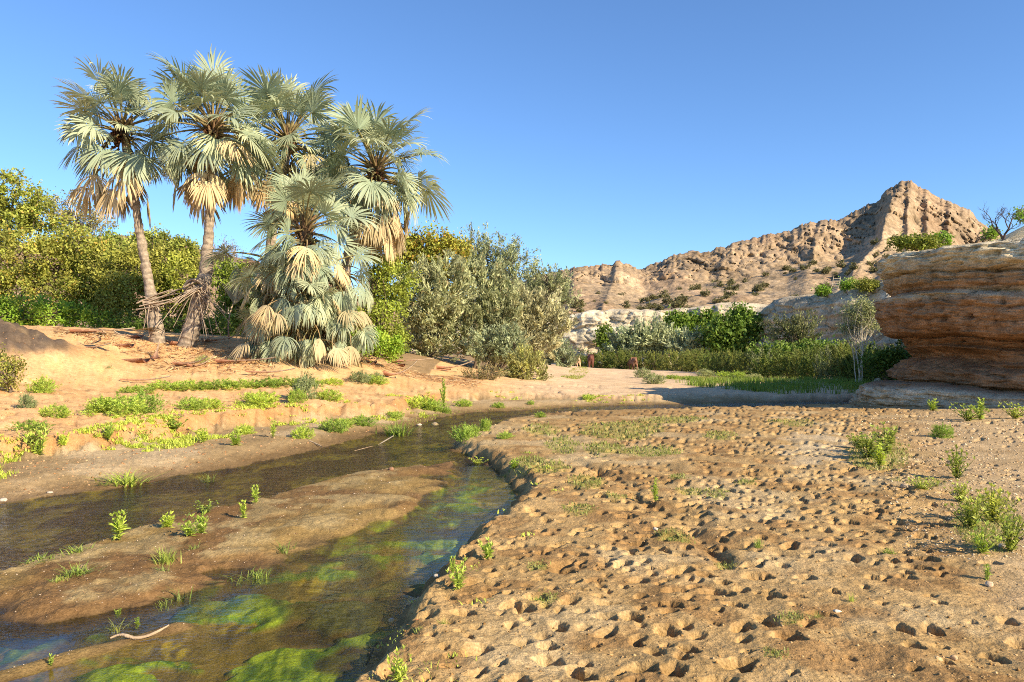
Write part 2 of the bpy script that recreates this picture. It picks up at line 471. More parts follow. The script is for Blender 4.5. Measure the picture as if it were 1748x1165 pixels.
for k in range(26000):
    cy = math.sqrt(2.6 ** 2 + tr_.uniform() * (29.6 ** 2 - 2.6 ** 2)); cx = cy * tr_.uniform(-.30, .72)
    px = CX + cx / cy * F; py = HZ + CAM_H * F / cy
    dens = float(fbm(np.array([cx * .5]), np.array([cy * .5]), 2, 88)[0])
    p = sm(.32, .54, dens) * .75 + .2
    if px > 1480 + (py - 700) * .5: p *= .22                 # gravel on the right
    if px < 1080 and py < 770: p *= .35
    if py < 790: p *= .62
    if py > 900: p = min(1.0, p * 1.25)
    if tr_.uniform() > p: continue
    big = tr_.uniform() ** 1.6
    rx = .034 + .066 * big; ry = rx * tr_.uniform(.6, .9)
    ang = tr_.normal(0.5, 0.8)
    dep = tr_.uniform(.07, .15) * (0.6 + .7 * big)
    gi_, gj_ = int(cx / .25), int(cy / .25)              # most prints stand apart, a few tread on one another
    near_ = [q for a in (-1, 0, 1) for b in (-1, 0, 1) for q in print_grid.get((gi_ + a, gj_ + b), ())]
    if any(math.hypot(cx - q[0], cy - q[1]) < (rx + q[2]) * 1.12 for q in near_) and tr_.uniform() > .13: continue
    print_grid.setdefault((gi_, gj_), []).append((cx, cy, rx))
    stamp(cx, cy, rx, ry, ang, dep, dep * tr_.uniform(.0, .08))
# worn gully through the trampled mud
gul = [tuple(on(px, py, 0)[:2]) for px, py in [(985, 790), (1040, 812), (1090, 842), (1130, 872), (1185, 900), (1230, 935), (1260, 975)]]
def sample_hm(x, y):
    u = (x - PX0) / PR; v = (y - PY0) / PR
    ok = (u > 1) & (u < len(gx) - 2) & (v > 1) & (v < len(gy) - 2)
    i = np.clip(u, 0, len(gx) - 2).astype(int); j = np.clip(v, 0, len(gy) - 2).astype(int)
    fu, fv = u - i, v - j
    h = (HM[j, i] * (1 - fu) + HM[j, i + 1] * fu) * (1 - fv) + (HM[j + 1, i] * (1 - fu) + HM[j + 1, i + 1] * fu) * fv
    return np.where(ok, h, 0)

def build_ground():
    tc = np.linspace(-0.74, 0.74, 840)
    ext = 0.74 * np.exp(np.linspace(0, math.log(18), 26)[1:])
    t = np.concatenate([-ext[::-1], tc, ext])
    inv = np.linspace(1 / 3.1, 1 / 34.0, 560)
    y = np.concatenate([np.linspace(-60, 3.0, 24), 1 / inv, 34 * np.exp(np.arange(1, 105) * 0.0125), ])
    y = np.concatenate([y, y[-1] * np.exp(np.arange(1, 52) * 0.065)])
    Y, T = np.meshgrid(y, t, indexing='ij')
    X = T * np.maximum(Y, 3.0)
    sh = X.shape; x = X.ravel(); yy = Y.ravel()
    z, f = terrain(x, yy, True)
    near = sm(45, 25, yy)
    _al = fbm(x * 1.25 + 4, yy * 1.7, 4, 251); _al2 = fbm(x * 2.6, yy * 3.4, 3, 261)
    _pond = sm(.0, .4, -f['sdb']) * (f['dl'] < f['du']) * (x > -9) * (f['sdc'] > .12) * (yy < 15)
    _mat = sm(.44, .58, _al) * sm(.36, .50, _al2) * _pond
    z = np.where(_mat > 0, np.maximum(z, z * (1 - _mat) + (W0 - .012 + .012 * (fbm(x * 9, yy * 12, 3, 263) - .45)) * _mat), z)
    dry = f['out'] > 0
    onflat = (f['inR'] & dry)
    wR = sm(0.05, 0.45, f['out']) * onflat
    hm = sample_hm(x, yy)
    gd = line_d(gul, x + (fbm(x * 2, yy * 2, 2, 90) - .5) * .7, yy + (fbm(x * 2, yy * 2, 2, 91) - .5) * .7)
    hm = hm - 0.06 * np.exp(-(gd / .20) ** 2) * (.5 + fbm(x * 1.5, yy * 1.5, 2, 92))
    clod = np.abs(fbm(x * 7, yy * 7, 3, 101) - .5) * 2
    clod2 = fbm(x * 18, yy * 18, 3, 111) - .5
    lump = fbm(x * 2.6, yy * 2.6, 3, 121) - .5
    gravelly = sm(1480, 1620, CX + x / np.maximum(yy, 1) * F - (HZ + CAM_H * F / np.maximum(yy, 1) - 700) * .5) * (yy > 3)
    z += wR * (hm + near * (lump * .075 + (0.35 - clod) * .010 + clod2 * .018) * (1 - .5 * gravelly))
    edge = onflat * sm(0.0, .06, f['out']) * (1 - sm(.06, .6, f['out']))
    z += edge * near * (clod2 * .05 + lump * .06)
    ins = (f['sdb'] > -.3) & (f['sdc'] > 0)
    z += ins * near * (clod2 * .022 + lump * .02 + (clod - .35) * .012) * sm(-.02, .03, z - W0)
    lft = (~f['inR']) & dry
    z += lft * near * (clod2 * .018 + (fbm(x * 1.8, yy * 1.8, 4, 131) - .5) * .20 * f['step'] + clod * .03)
    z += lft * near * np.exp(-(f['sdt'] + .15) ** 2 / .08) * (fbm(x * 3.5, yy * 3.5, 4, 133) - .5) * .5
    fs = np.where(lft & (f['sdt'] > .2) & (yy < 40) & (yy > 9) & (np.abs(x) < .72 * yy))[0]
    w1, w2, wv = worley(x[fs] * 2.6 + n2(x[fs] * 3, yy[fs] * 3, 5) * .6, yy[fs] * 2.6, 0 * fs + .5, 145)
    z[fs] -= (.10 * sm(.42, .05, w1) * (wv > .45) * sm(.42, .55, fbm(x[fs] * .4, yy[fs] * .4, 2, 146)))
    # ash heap, upper left
    am = np.exp(-(((x + 18.2) / 3.3) ** 2 + ((yy - 26.6) / 2.3) ** 2))
    am_w = sm(.28, .6, am + .3 * (fbm(x * .9, yy * .9, 3, 140) - .5))
    z += .95 * am * (.55 + .9 * fbm(x * 1.3, yy * 1.3, 4, 141))
    # ---------------- colours of the soils
    def mixc(a, b, w): return a * (1 - w[:, None]) + np.asarray(b) * w[:, None]
    n1 = fbm(x * .8, yy * .8, 4, 201); n2_ = fbm(x * 3, yy * 3, 4, 211); n3_ = fbm(x * .25, yy * .25, 3, 221)
    C = np.tile(np.array([.43, .285, .125]), (len(x), 1))               # pale trampled mud
    C = mixc(C, (.28, .155, .06), sm(.47, .64, n2_) * .65)               # redder moist soil
    C = mixc(C, (.52, .40, .225), sm(.55, .72, n1) * .6)                 # pale crust
    C = mixc(C, (.50, .36, .20), gravelly * .8)
    px = CX + x / np.maximum(yy, 1) * F; py = HZ + CAM_H * F / np.maximum(yy, 1)
    salt = np.exp(-(((px - 1400) / 90) ** 2 + ((py - 770) / 45) ** 2)) * (yy > 3)
    C = mixc(C, (.60, .50, .33), sm(.3, .75, salt * 1.6 * n2_) * .55)
    # left bank
    S = np.tile(np.array([.70, .43, .20]), (len(x), 1))
    S = mixc(S, (.62, .365, .165), sm(.4, .65, n1) * .8)
    S = mixc(S, (.74, .48, .25), sm(.5, .7, n2_) * .5)
    cut = np.exp(-(f['sdt'] + .12) ** 2 / .10)
    S = mixc(S, (.40, .175, .05), cut * .8)
    flatfar = sm(.0, 4., x - (-2 + 0 * x)) * sm(28, 34, yy)
    S = mixc(S, (.66, .475, .295), flatfar)
    benchc = np.tile(np.array([.36, .25, .125]), (len(x), 1)); benchc = mixc(benchc, (.47, .35, .20), sm(.45, .65, n1))
    L = S * f['step'][:, None] + benchc * (1 - f['step'][:, None])
    L = mixc(L, (.058, .054, .054), am_w * (.75 + .25 * n2_))
    litter = sm(.5, .62, fbm(x * 1.1, yy * 2.2, 4, 231)) * np.exp(-((yy - 30) / 3.0) ** 2) * (x < 2)
    L = mixc(L, (.50, .36, .19), litter * .6)
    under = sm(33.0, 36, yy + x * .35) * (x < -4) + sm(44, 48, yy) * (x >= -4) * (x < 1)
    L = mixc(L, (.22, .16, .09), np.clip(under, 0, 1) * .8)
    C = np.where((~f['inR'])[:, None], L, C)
    # sandbar and bed
    B = np.tile(np.array([.27, .18, .068]), (len(x), 1))
    B = mixc(B, (.20, .115, .048), sm(.4, .62, fbm(x * .9, yy * .9, 3, 241) + .10 * sm(-1, -4, x)))
    B = mixc(B, (.37, .275, .13), sm(.05, .085, z - W0) * sm(.42, .6, n2_) * .8)
    al = fbm(x * 1.25 + 4, yy * 1.7, 4, 251) + .16 * (fbm(x * 11, yy * 6, 3, 252) - .5); al2 = fbm(x * 2.6, yy * 3.4, 3, 261)
    depth = np.clip(W0 - z, 0, 1)
    fl = fbm(x * 17 + 2 * fbm(x * 3, yy * 3, 2, 254), yy * 4.5, 4, 255); fl2 = fbm(x * 3.5, yy * 7, 4, 256)
    U = np.tile(np.array([.105, .075, .028]), (len(x), 1))
    U = mixc(U, (.19, .15, .018), sm(.45, .6, fl2) * .6)
    pond = sm(-.2, .4, -f['sdb']) * (f['dl'] < f['du']) * (x > -9)
    U = mixc(U, (.19, .135, .03), pond * .85)
    U = mixc(U, (.38, .29, .02), sm(.44, .56, al2) * (.25 + .55 * pond) * sm(.3, .55, fl))
    U = mixc(U, (.11, .21, .012), sm(.46, .50, al) * sm(.38, .48, al2) * np.clip(pond * 1.2, 0.06, 1))
    U = mixc(U, (.24, .33, .02), sm(.525, .56, al) * pond * sm(.42, .48, al2) * sm(.35, .6, fl))
    U = mixc(U, (.055, .032, .012), sm(.52, .63, fbm(x * 1.7, yy * 1.2, 3, 271)) * .85)
    U = mixc(U, (.035, .026, .012), sm(-.9, -.1, f['sdb']) * sm(-1.2, -3.0, x) * (f['dl'] < f['du']) * .9)
    U = U * (.35 + 1.3 * fl)[:, None]
    sub = sm(-.015, .012, W0 - z)
    BB = mixc(B, (.14, .085, .04), sm(.035, .0, z - W0) * .55)
    inC = f['sdc'] > 0
    chan = BB * (1 - sub[:, None]) + U * sub[:, None]
    C = np.where(inC[:, None], chan, C)
    # moist margin: soil that has soaked up water
    moist = sm(.13, .0, z - W0) * (~inC) * (yy < 45)
    C = mixc(C, (.16, .09, .032), moist * .75)
    # grass-stained turf on the flat
    C = np.clip(C, .01, .9)
    wet = np.clip(np.maximum(sm(.05, -.01, z - W0), moist * .6), 0, 1) * (yy < 60)
    gpatch = np.zeros(len(x))
    for gpx, gpy, ga, gb, gw in TURF:
        e = ((px - gpx) / ga) ** 2 + ((py - gpy) / gb) ** 2
        gpatch = np.maximum(gpatch, gw * np.exp(-e) * (yy > 3))
    gmask = sm(.25, .55, gpatch * (.4 + 1.2 * n2_)) * (f['inR'] & dry)
    C = mixc(C, (.30, .29, .07), gmask * .45)
    V = np.stack([x, yy, z], 1)
    n, m = sh
    idx = np.arange(n * m).reshape(n, m)
    Q = np.stack([idx[:-1, :-1], idx[:-1, 1:], idx[1:, 1:], idx[1:, :-1]], -1).reshape(-1, 4)
    me = mesh_np('ground', V, Q, np.hstack([C, wet[:, None]]), True)
    me.materials.append(M_GROUND)
    o = link('ground', me); tag(o, 'trampled muddy riverbed with orange sand banks', None, None, 'structure')
    return dict(x=x, y=yy, z=z, g=gmask, f=f, sh=sh)

# low turf on the mud flat, as (column, row, half width, half height, strength)
TURF = [(1060, 735, 70, 16, 1), (1150, 715, 60, 10, .9), (1110, 772, 55, 9, 1), (1030, 765, 35, 14, .9), (1230, 748, 35, 10, .7),
        (1000, 825, 35, 14, .8), (925, 735, 40, 12, .7), (1350, 725, 70, 12, .5), (960, 760, 40, 20, .6), (900, 790, 45, 14, .8), (940, 800, 40, 14, .7),
        (1230, 845, 30, 12, .6), (1270, 828, 20, 8, .7), (1150, 915, 35, 16, .6), (1050, 848, 30, 12, .5), (985, 872, 40, 16, .5), (915, 965, 22, 9, .7), (1240, 960, 25, 12, .6),
        (1580, 830, 40, 16, .6), (1500, 780, 60, 30, .8), (1690, 900, 70, 60, .7), (1350, 1060, 25, 14, .6), (1320, 1120, 25, 14, .5), (930, 1028, 22, 10, .8), (1160, 815, 18, 8, .7), (1180, 840, 40, 10, .5)]
G = build_ground()

# ------------------------------------------------------------------ water
def build_water():
    P = CHANNEL.mean(0)
    xs = np.linspace(-19, 25, 140); ys = np.concatenate([np.linspace(-12, 3, 10), np.linspace(3.2, 36, 150)])
    X, Y = np.meshgrid(xs, ys)
    sd = poly_sd(CHANNEL, X.ravel(), Y.ravel()).reshape(X.shape)
    keep = sd > -1.2
    idx = np.arange(X.size).reshape(X.shape)
    k = keep[:-1, :-1] & keep[1:, :-1] & keep[:-1, 1:] & keep[1:, 1:]
    Q = np.stack([idx[:-1, :-1], idx[:-1, 1:], idx[1:, 1:], idx[1:, :-1]], -1)[k]
    used = np.unique(Q); rem = np.full(X.size, -1); rem[used] = np.arange(len(used))
    x = X.ravel()[used]; y = Y.ravel()[used]
    du = line_d(bar_up, x, y); dl = line_d(bar_lo, x, y); sb = poly_sd(BAR, x, y)
    pond = sm(-.1, .4, np.maximum(-sb, .0) * (dl < du) + (sb > 0) * .2) * (y < 15)
    rip = 1 - .965 * pond
    A = np.stack([x * 0, x * 0, x * 0, rip], 1)
    me = mesh_np('stream', np.stack([x, y, np.full_like(x, W0)], 1), rem[Q], A, True)
    me.materials.append(M_WATER)
    tag(link('stream_water', me), 'shallow clear stream winding between sandbar and muddy banks', None, None, 'structure')
build_water()

# ------------------------------------------------------------------ cliffs
def resample(P, n):
    P = np.asarray(P, float)
    # Catmull-Rom
    Q = []
    for i in range(len(P) - 1):
        p0, p1, p2, p3 = P[max(i - 1, 0)], P[i], P[i + 1], P[min(i + 2, len(P) - 1)]
        t = np.linspace(0, 1, 30, endpoint=False)[:, None]
        Q.append(.5 * (2 * p1 + (p2 - p0) * t + (2 * p0 - 5 * p1 + 4 * p2 - p3) * t ** 2 + (3 * p1 - p0 - 3 * p2 + p3) * t ** 3))
    Q = np.vstack(Q + [P[-1:]])
    s = np.concatenate([[0], np.cumsum(np.linalg.norm(np.diff(Q, axis=0), axis=1))])
    u = np.linspace(0, s[-1], n)
    return np.stack([np.interp(u, s, Q[:, k]) for k in range(Q.shape[1])], 1), u

def grid_faces(n, m):
    idx = np.arange(n * m).reshape(n, m)
    return np.stack([idx[:-1, :-1], idx[:-1, 1:], idx[1:, 1:], idx[1:, :-1]], -1).reshape(-1, 4)

def build_cliff_near():
    n, m = 450, 225
    P, u = resample(C1, n)
    # concentrate samples on the part in view
    T = np.gradient(P, axis=0); T /= np.linalg.norm(T, axis=1)[:, None]
    Nn = np.stack([-T[:, 1], T[:, 0]], 1)        # path runs right-to-left, outward is towards the stream
    if Nn[150] @ np.array([-0.3, -1.0]) < 0: Nn = -Nn
    zt = cliff_z(P[:, 1]) + .12 * (n2(u * .8, u * 0, 5) - .5) + .08 * (n2(u * 3, u * 0, 6) - .5)
    t = np.linspace(0, 1, m)
    U, Tt = np.meshgrid(u, t, indexing='ij')
    zb = -0.5
    Z = zb + (zt[:, None] - zb) * Tt
    zz = Z + .22 * (n2(U * .35, U * 0, 7) - .5) + .07 * (n2(U * 1.6, U * 0, 8) - .5)
    prof = np.interp(zz, [-.5, .05, .10, .45, .62, .66, 1.05, 1.25, 1.42, 1.55, 1.72, 1.92, 2.0, 2.22, 2.34, 2.45, 2.9, 3.6, 3.72, 3.82, 4.0, 4.1, 4.45, 4.5, 4.9, 5.2, 6.0],
                     [1.0, .92, .85, .72, .30, -.62, -.55, -.75, -1.15, -1.55, -1.4, -.85, -.95, -.8, -.35, -.10, .05, .10, .02, -.22, -.24, -.06, -.02, -.10, .03, .10, -.05])
    # the cave at the corner is deepest; further right the lower block juts out again
    sx = P[:, 0][:, None] + 0 * Z
    corner = np.exp(-((sx - 14.0) / 1.3) ** 2)
    low = sm(1.35, 1.1, zz)
    prof = prof + .55 * sm(14.6, 16.0, sx) * sm(1.95, 1.2, zz) * sm(.6, .8, zz) + .55 * sm(14.6, 15.8, sx) * sm(2.0, 1.7, zz) * sm(1.35, 1.5, zz)
    PX = P[:, 0][:, None] + 0 * Z; PY = P[:, 1][:, None] + 0 * Z
    strata = n2(zz * 5.5, U * .25, 12) - .5 + .6 * (n2(zz * 14, U * .6, 13) - .5)
    crack = -np.clip(.06 - np.abs(n2(U * .9, zz * .25, 15) - .5), 0, 1) * 2.2 * sm(2.3, 3, zz)
    rough = (fbm3(PX * .9, PY * .9, Z * 1.1, 4, 16) - .5) * .55 + (fbm3(PX * 4, PY * 4, Z * 5, 4, 17) - .5) * .17
    pits = -np.clip(fbm3(PX * 5, PY * 5, Z * 5, 2, 18) - .66, 0, 1) * .9
    flute = -np.abs(n2(U * 2.4, zz * .3, 19) - .5) * .14 * sm(4.0, 4.6, zz)
    ridg = (1 - 2 * np.abs(fbm3(PX * 1.7, PY * 1.7, Z * 2.4, 3, 21) - .5)) ** 3
    blk = np.floor(n2(U * .7 + 3, zz * .9, 22) * 6) / 6 - .5
    fine = fbm3(PX * 11, PY * 11, Z * 13, 3, 23) - .5
    slot = sum(-a * np.exp(-((zz - z0 - .10 * (n2(U * .8, U * 0, int(z0 * 10)) - .5)) / .035) ** 2) for z0, a in ((.64, .3), (2.27, .45), (3.84, .15), (4.47, .22), (1.98, .12), (3.3, .06), (2.9, .05), (4.95, .08)))
    w1, w2, wv = worley(PX * .95 + .3 * rough, PY * .95, Z * 1.9 + .3 * strata, 71)
    q1, q2, qv = worley(PX * 2.9 + .5 * rough, PY * 2.9, Z * 5.2, 75)
    joint = 0 * Z
    jr = np.random.default_rng(5)
    for u0 in np.arange(1.0, u[-1], .8):
        u0 += jr.uniform(-.3, .3); z0 = jr.uniform(2.0, 4.6); hz = jr.uniform(.25, .9)
        joint = joint - jr.uniform(.15, .4) * np.exp(-((U - u0 - .12 * (n2(zz * 3, zz * 0 + u0, 9) - .5)) / .035) ** 2) * sm(hz, hz * .7, np.abs(zz - z0))
    blocks = joint + (wv - .5) * .30 - .10 * sm(.10, .0, w2 - w1) + (qv - .5) * .10 - .045 * sm(.12, .0, q2 - q1)
    off = prof + strata * .05 + ridg * .08 + blocks + fine * .15 + slot + rough * .42 + crack + pits + flute
    rnd = sm(.965, 1.0, Tt) ** 2 * .22
    off = off - rnd
    X = PX + Nn[:, 0][:, None] * off; Y = PY + Nn[:, 1][:, None] * off
    # top cap running inland
    k = 26
    inn = np.linspace(.12, 9, k)
    base = off[:, -1:]
    Xc = PX[:, :1] + Nn[:, :1] * (base - inn[None, :]); Yc = PY[:, :1] + Nn[:, 1:] * (base - inn[None, :])
    Zc = zt[:, None] + .22 * (fbm(Xc * .8, Yc * .8, 3, 20) - .5) + 1.5 * np.exp(-(((Xc - 20.6) / 2.4) ** 2 + ((Yc - 28.2) / 2.2) ** 2))
    Zc[:, -6:] -= np.linspace(0, 1.5, 6)[None, :] ** 2
    X = np.hstack([X, Xc]); Y = np.hstack([Y, Yc]); Zf = np.hstack([Z, Zc])
    zz = np.hstack([zz, np.full_like(Xc, 5.6)])
    U2 = np.hstack([U, np.repeat(U[:, :1], k, 1)])
    nb = n2(zz * 2.2, U2 * .3, 31); nf = fbm(U2 * 1.5, zz * 3, 4, 32)
    C = np.zeros(X.shape + (3,))
    bands = [(-.5, (.46, .38, .29)), (.55, (.52, .44, .34)), (.68, (.31, .20, .13)), (1.3, (.31, .185, .11)), (2.1, (.30, .155, .075)), (2.5, (.37, .205, .115)), (3.5, (.38, .235, .145)), (3.75, (.50, .41, .30)), (3.95, (.37, .22, .13)), (4.4, (.42, .30, .19)), (4.75, (.54, .44, .30)), (5.2, (.62, .53, .38)), (6.0, (.48, .39, .27))]
    bz = np.array([b[0] for b in bands])
    for c in range(3): C[..., c] = np.interp(zz + .35 * (nb - .5), bz, [b[1][c] for b in bands])
    C *= (.86 + .46 * nf)[..., None] * np.array([1.0, .96, .84])
    pale = sm(.52, .68, fbm(U2 * .9, zz * 1.1, 3, 34)) * sm(4.2, 4.8, zz)
    C = C * (1 - .5 * pale[..., None]) + np.array([.58, .52, .40]) * .5 * pale[..., None]
    V = np.stack([X, Y, Zf], -1).reshape(-1, 3)
    me = mesh_np('cliff', V, grid_faces(n, m + k), C.reshape(-1, 3), False)
    me.materials.append(M_CLIFF)
    tag(link('rock_cliff', me), 'layered brown sandstone cliff with undercut base beside the mud flat', 'cliff', None, 'thing')

def build_cliff_far(name, path, n, m, seed, lean, label, pale):
    P, u = resample(path, n)
    T = np.gradient(P, axis=0); T /= np.linalg.norm(T, axis=1)[:, None]
    Nn = np.stack([-T[:, 1], T[:, 0]], 1)
    cam_v = -P; 
    if (Nn * cam_v).sum() < 0: Nn = -Nn
    zt = cliff_z(P[:, 1]) + .5 * (n2(u * .18, u * 0, seed) - .5) + .35 * (n2(u * .7, u * 0, seed + 1) - .5)
    t = np.linspace(0, 1, m)
    U, Tt = np.meshgrid(u, t, indexing='ij')
    Z = -.4 + (zt[:, None] + .4) * Tt
    PX = P[:, 0][:, None] + 0 * Z; PY = P[:, 1][:, None] + 0 * Z
    hrel = Z / zt[:, None]
    off = 1.1 - lean * hrel - 1.0 * sm(.86, 1.02, hrel) ** 1.5
    off += .8 * (fbm(U * .22, hrel * .8, 3, seed + 2) - .5) * 2.2
    off += -np.abs(n2(U * .55 + .6 * n2(U * .3, hrel * 2, seed), hrel * .7, seed + 3) - .5) * 1.5 * sm(.15, .7, hrel)
    off += (n2(hrel * 9, U * .06, seed + 4) - .5) * .75 + (n2(hrel * 22, U * .1, seed + 5) - .5) * .35
    w1, w2, wv = worley(PX * .42, PY * .42, Z * 1.1, seed + 70)
    off += (wv - .5) * .5 - .25 * sm(.12, .0, w2 - w1) + (fbm3(PX * .8, PY * .8, Z * 1.6, 4, seed + 6) - .5) * .8
    off += .25 * sm(.2, .0, hrel)
    X = PX + Nn[:, :1] * off; Y = PY + Nn[:, 1:] * off
    k = 14; inn = np.linspace(.5, 12, k)
    Xc = PX[:, :1] + Nn[:, :1] * (off[:, -1:] - inn[None]); Yc = PY[:, :1] + Nn[:, 1:] * (off[:, -1:] - inn[None])
    Zc = zt[:, None] + .5 * (1 - np.exp(-inn / 2))[None] + .4 * (fbm(Xc * .4, Yc * .4, 3, seed) - .5)
    Zc[:, -5:] -= np.linspace(0, 1.6, 5)[None] ** 2
    X = np.hstack([X, Xc]); Y = np.hstack([Y, Yc]); Zf = np.hstack([Z, Zc])
    hr = np.hstack([hrel, np.full_like(Xc, 1.05)]); U2 = np.hstack([U, np.repeat(U[:, :1], k, 1)])
    nb = n2(hr * 10, U2 * .08, seed + 8); nf = fbm(U2 * .6, hr * 6, 4, seed + 9)
    C = np.array(pale)[None, None] * (.72 + .38 * nb + .25 * (nf - .5))[..., None]
    rust = sm(.5, .68, n2(hr * 5, U2 * .05, seed + 11))
    C = C * (1 - .35 * rust[..., None]) + np.array([.36, .25, .16]) * .35 * rust[..., None]
    me = mesh_np(name, np.stack([X, Y, Zf], -1).reshape(-1, 3), grid_faces(n, m + k), C.reshape(-1, 3), False)
    me.materials.append(M_FARCLIFF)
    tag(link(name, me), label, 'cliff', None, 'thing')

build_cliff_near()
build_cliff_far('river_cliff', C2, 330, 90, 40, 1.5, 'grey fluted river cliff rising behind the right half of the shrub row', (.50, .42, .30))
build_cliff_far('river_cliff', C3, 330, 80, 60, 2.0, 'pale cream eroded river cliff at the far bend below the hill', (.80, .70, .50))

# ------------------------------------------------------------------ hills
def build_hill(name, crest, d_crest, d_foot, z_foot, n, m, seed, label, spurs, colr, rocky=1.0):
    cp = np.array(crest, float)
    u = np.linspace(cp[0, 0], cp[-1, 0], n)
    top = np.interp(u, cp[:, 0], cp[:, 1])
    dc = np.interp(u, [d[0] for d in d_crest], [d[1] for d in d_crest])
    df = np.interp(u, [d[0] for d in d_foot], [d[1] for d in d_foot])
    v = np.concatenate([np.linspace(0, 1, m) ** .85, np.linspace(1.03, 1.9, 24)])
    U, Vv = np.meshgrid(u, v, indexing='ij')
    Dc = dc[:, None]; Df = df[:, None]
    D = Df + (Dc - Df) * Vv
    jag = ((fbm(u / 9, u * 0, 4, seed + 1) - .5) * 9 + (fbm(u / 2.5, u * 0, 3, seed + 21) - .5) * 5) * rocky
    zc = (CAM_H + (HZ - top) / F * dc)[:, None]
    vv = np.clip(Vv, 0, 1)
    tal = .80 * vv ** 1.25 + .20 * sm(.72, .98, vv)
    Z = z_foot + (zc - z_foot) * tal
    back = np.clip(Vv - 1, 0, 2)
    Z = Z - (jag / F * dc)[:, None] * sm(.80, 1.0, vv)
    Z = Z - (zc - z_foot) * sm(0, .9, back)
    X = (U - CX) / F * D
    # ribs, gullies and columns push the face out and in
    wx = X + 18 * (fbm(X / 45, Z / 45, 3, seed + 2) - .5)
    r1 = 1 - np.abs(2 * n2(wx / 42, Z / 160, seed + 3) - 1)
    r2 = 1 - np.abs(2 * fbm(wx / 13 + 7, Z / 38, 2, seed + 4) - 1)
    r3 = fbm3(X / 9, D / 12, Z / 14, 4, seed + 5) - .5
    mk = sm(0.03, .4, vv) * (1 - .6 * sm(0, .3, back))
    rock = sm(.66, .90, vv + .25 * (fbm(X / 60, Z / 40, 3, seed + 6) - .5)) * (1 - sm(0, .2, back))
    w1, w2, wv = worley(X / 13, D / 22, Z / 11, seed + 70)
    v1, v2, vw = worley(X / 4.5, D / 8, Z / 5.5, seed + 80)
    push = 4 * mk * (r1 - .5) + 5 * (r2 - .5) * (.10 * mk + rock) + (wv - .5) * 6 * rock - 3 * rock * sm(.15, .0, w2 - w1) + (vw - .5) * (4 * rock + .6 * mk) - 2 * rock * sm(.15, 0, v2 - v1) + r3 * (1.5 + 7 * rock)
    for pts, wl, wr, amp in spurs:
        pts = np.array(pts, float)
        cu = np.interp(vv, pts[:, 1], pts[:, 0]) + 5 * (fbm(Vv * 14, U * 0, 3, seed + 8) - .5)
        a = np.interp(vv, pts[:, 1], pts[:, 2])
        du = U - cu
        w = np.where(du < 0, wl, wr)
        push += amp * a * np.exp(-np.abs(du / w) ** 1.3)
    push = push * (1 - .8 * sm(.82, 1.0, vv)) * rocky
    Y = D - push
    X = (U - CX) / F * Y
    Z = Z + (fbm(X / 22, D / 22, 4, seed + 9) - .5) * 5 * mk + (fbm(X / 5, D / 5, 3, seed + 10) - .5) * 2.0 * mk * rocky
    ledge = (n2(Z / 5.5 + .5 * n2(X / 30, Z / 30, seed), X / 90, seed + 12) - .5)
    Y = Y + ledge * 3 * rock * rocky
    nn = fbm(X / 40, Z / 25, 4, seed + 14); nr = fbm(X / 10, Z / 12, 3, seed + 15)
    C = np.array(colr[0])[None, None] * (.85 + .3 * nn)[..., None]
    C = C * (1 - rock[..., None] * .85) + np.array(colr[1]) * (.75 + .5 * nr)[..., None] * rock[..., None] * .85
    red = sm(.52, .66, fbm(X / 28 + 4, Z / 30, 3, seed + 16)) * .5
    C = C * (1 - red[..., None]) + np.array(colr[2]) * red[..., None]
    me = mesh_np(name, np.stack([X, Y, Z], -1).reshape(-1, 3), grid_faces(*U.shape), C.reshape(-1, 3), False)
    me.materials.append(M_HILL)
    tag(link(name, me), label, None, None, 'structure')
    return U, Vv, X, Y, Z

crest = [(700, 560), (820, 500), (900, 478), (940, 468), (960, 462), (985, 455), (1010, 452), (1040, 453), (1060, 451), (1080, 456), (1100, 460), (1120, 452), (1150, 435), (1170, 430), (1215, 425), (1240, 420), (1270, 413), (1300, 407), (1345, 398), (1375, 380), (1400, 376), (1440, 370), (1472, 353), (1495, 345), (1508, 327), (1530, 315), (1550, 313), (1565, 319), (1590, 334), (1625, 345), (1652, 360), (1675, 378), (1700, 398), (1760, 420), (1900, 440), (2100, 470)]
HILL = build_hill('hill', crest, [(700, 520), (960, 460), (1300, 520), (1545, 600), (2100, 560)], [(700, 190), (960, 170), (1545, 150), (2100, 140)], 5.0, 620, 190, 300,
                  'rugged brown rocky hill with a pointed summit', [
    ([(1018, 0, .5), (1028, .45, .9), (1045, .8, .8), (1058, 1, .1)], 10, 26, 11),
    ([(1400, 0.2, .0), (1440, .42, .5), (1492, .66, 1.0), (1520, .85, .9), (1545, 1, .2)], 18, 36, 27),
    ([(1590, .5, .2), (1585, .75, .8), (1580, 1, .4)], 7, 16, 15),
    ([(1548, .6, .6), (1550, .8, 1.), (1552, 1, .6)], 5, 9, 9),
    ([(1615, .6, .3), (1620, .8, .8), (1622, 1, .4)], 6, 14, 13),
    ([(1375, .55, 0), (1390, .8, .8), (1402, 1, .5)], 8, 22, 13),
    ([(1215, .6, 0), (1235, .85, .8), (1242, 1, .4)], 8, 20, 9),
    ([(965, .2, .3), (975, .7, .9), (990, 1, .5)], 10, 24, 8)],
    [(.40, .295, .185), (.325, .235, .15), (.37, .245, .15)])
build_hill('hill', [(-700, 470), (-200, 430), (60, 414), (140, 404), (200, 399), (250, 404), (320, 420), (420, 442), (560, 480), (700, 540)], [(-700, 300), (700, 320)], [(-700, 110), (700, 120)], 3.5, 200, 60, 400,
           'low brown hill behind the bushes and palms', [], [(.37, .25, .15), (.32, .21, .13), (.35, .21, .13)], .5)

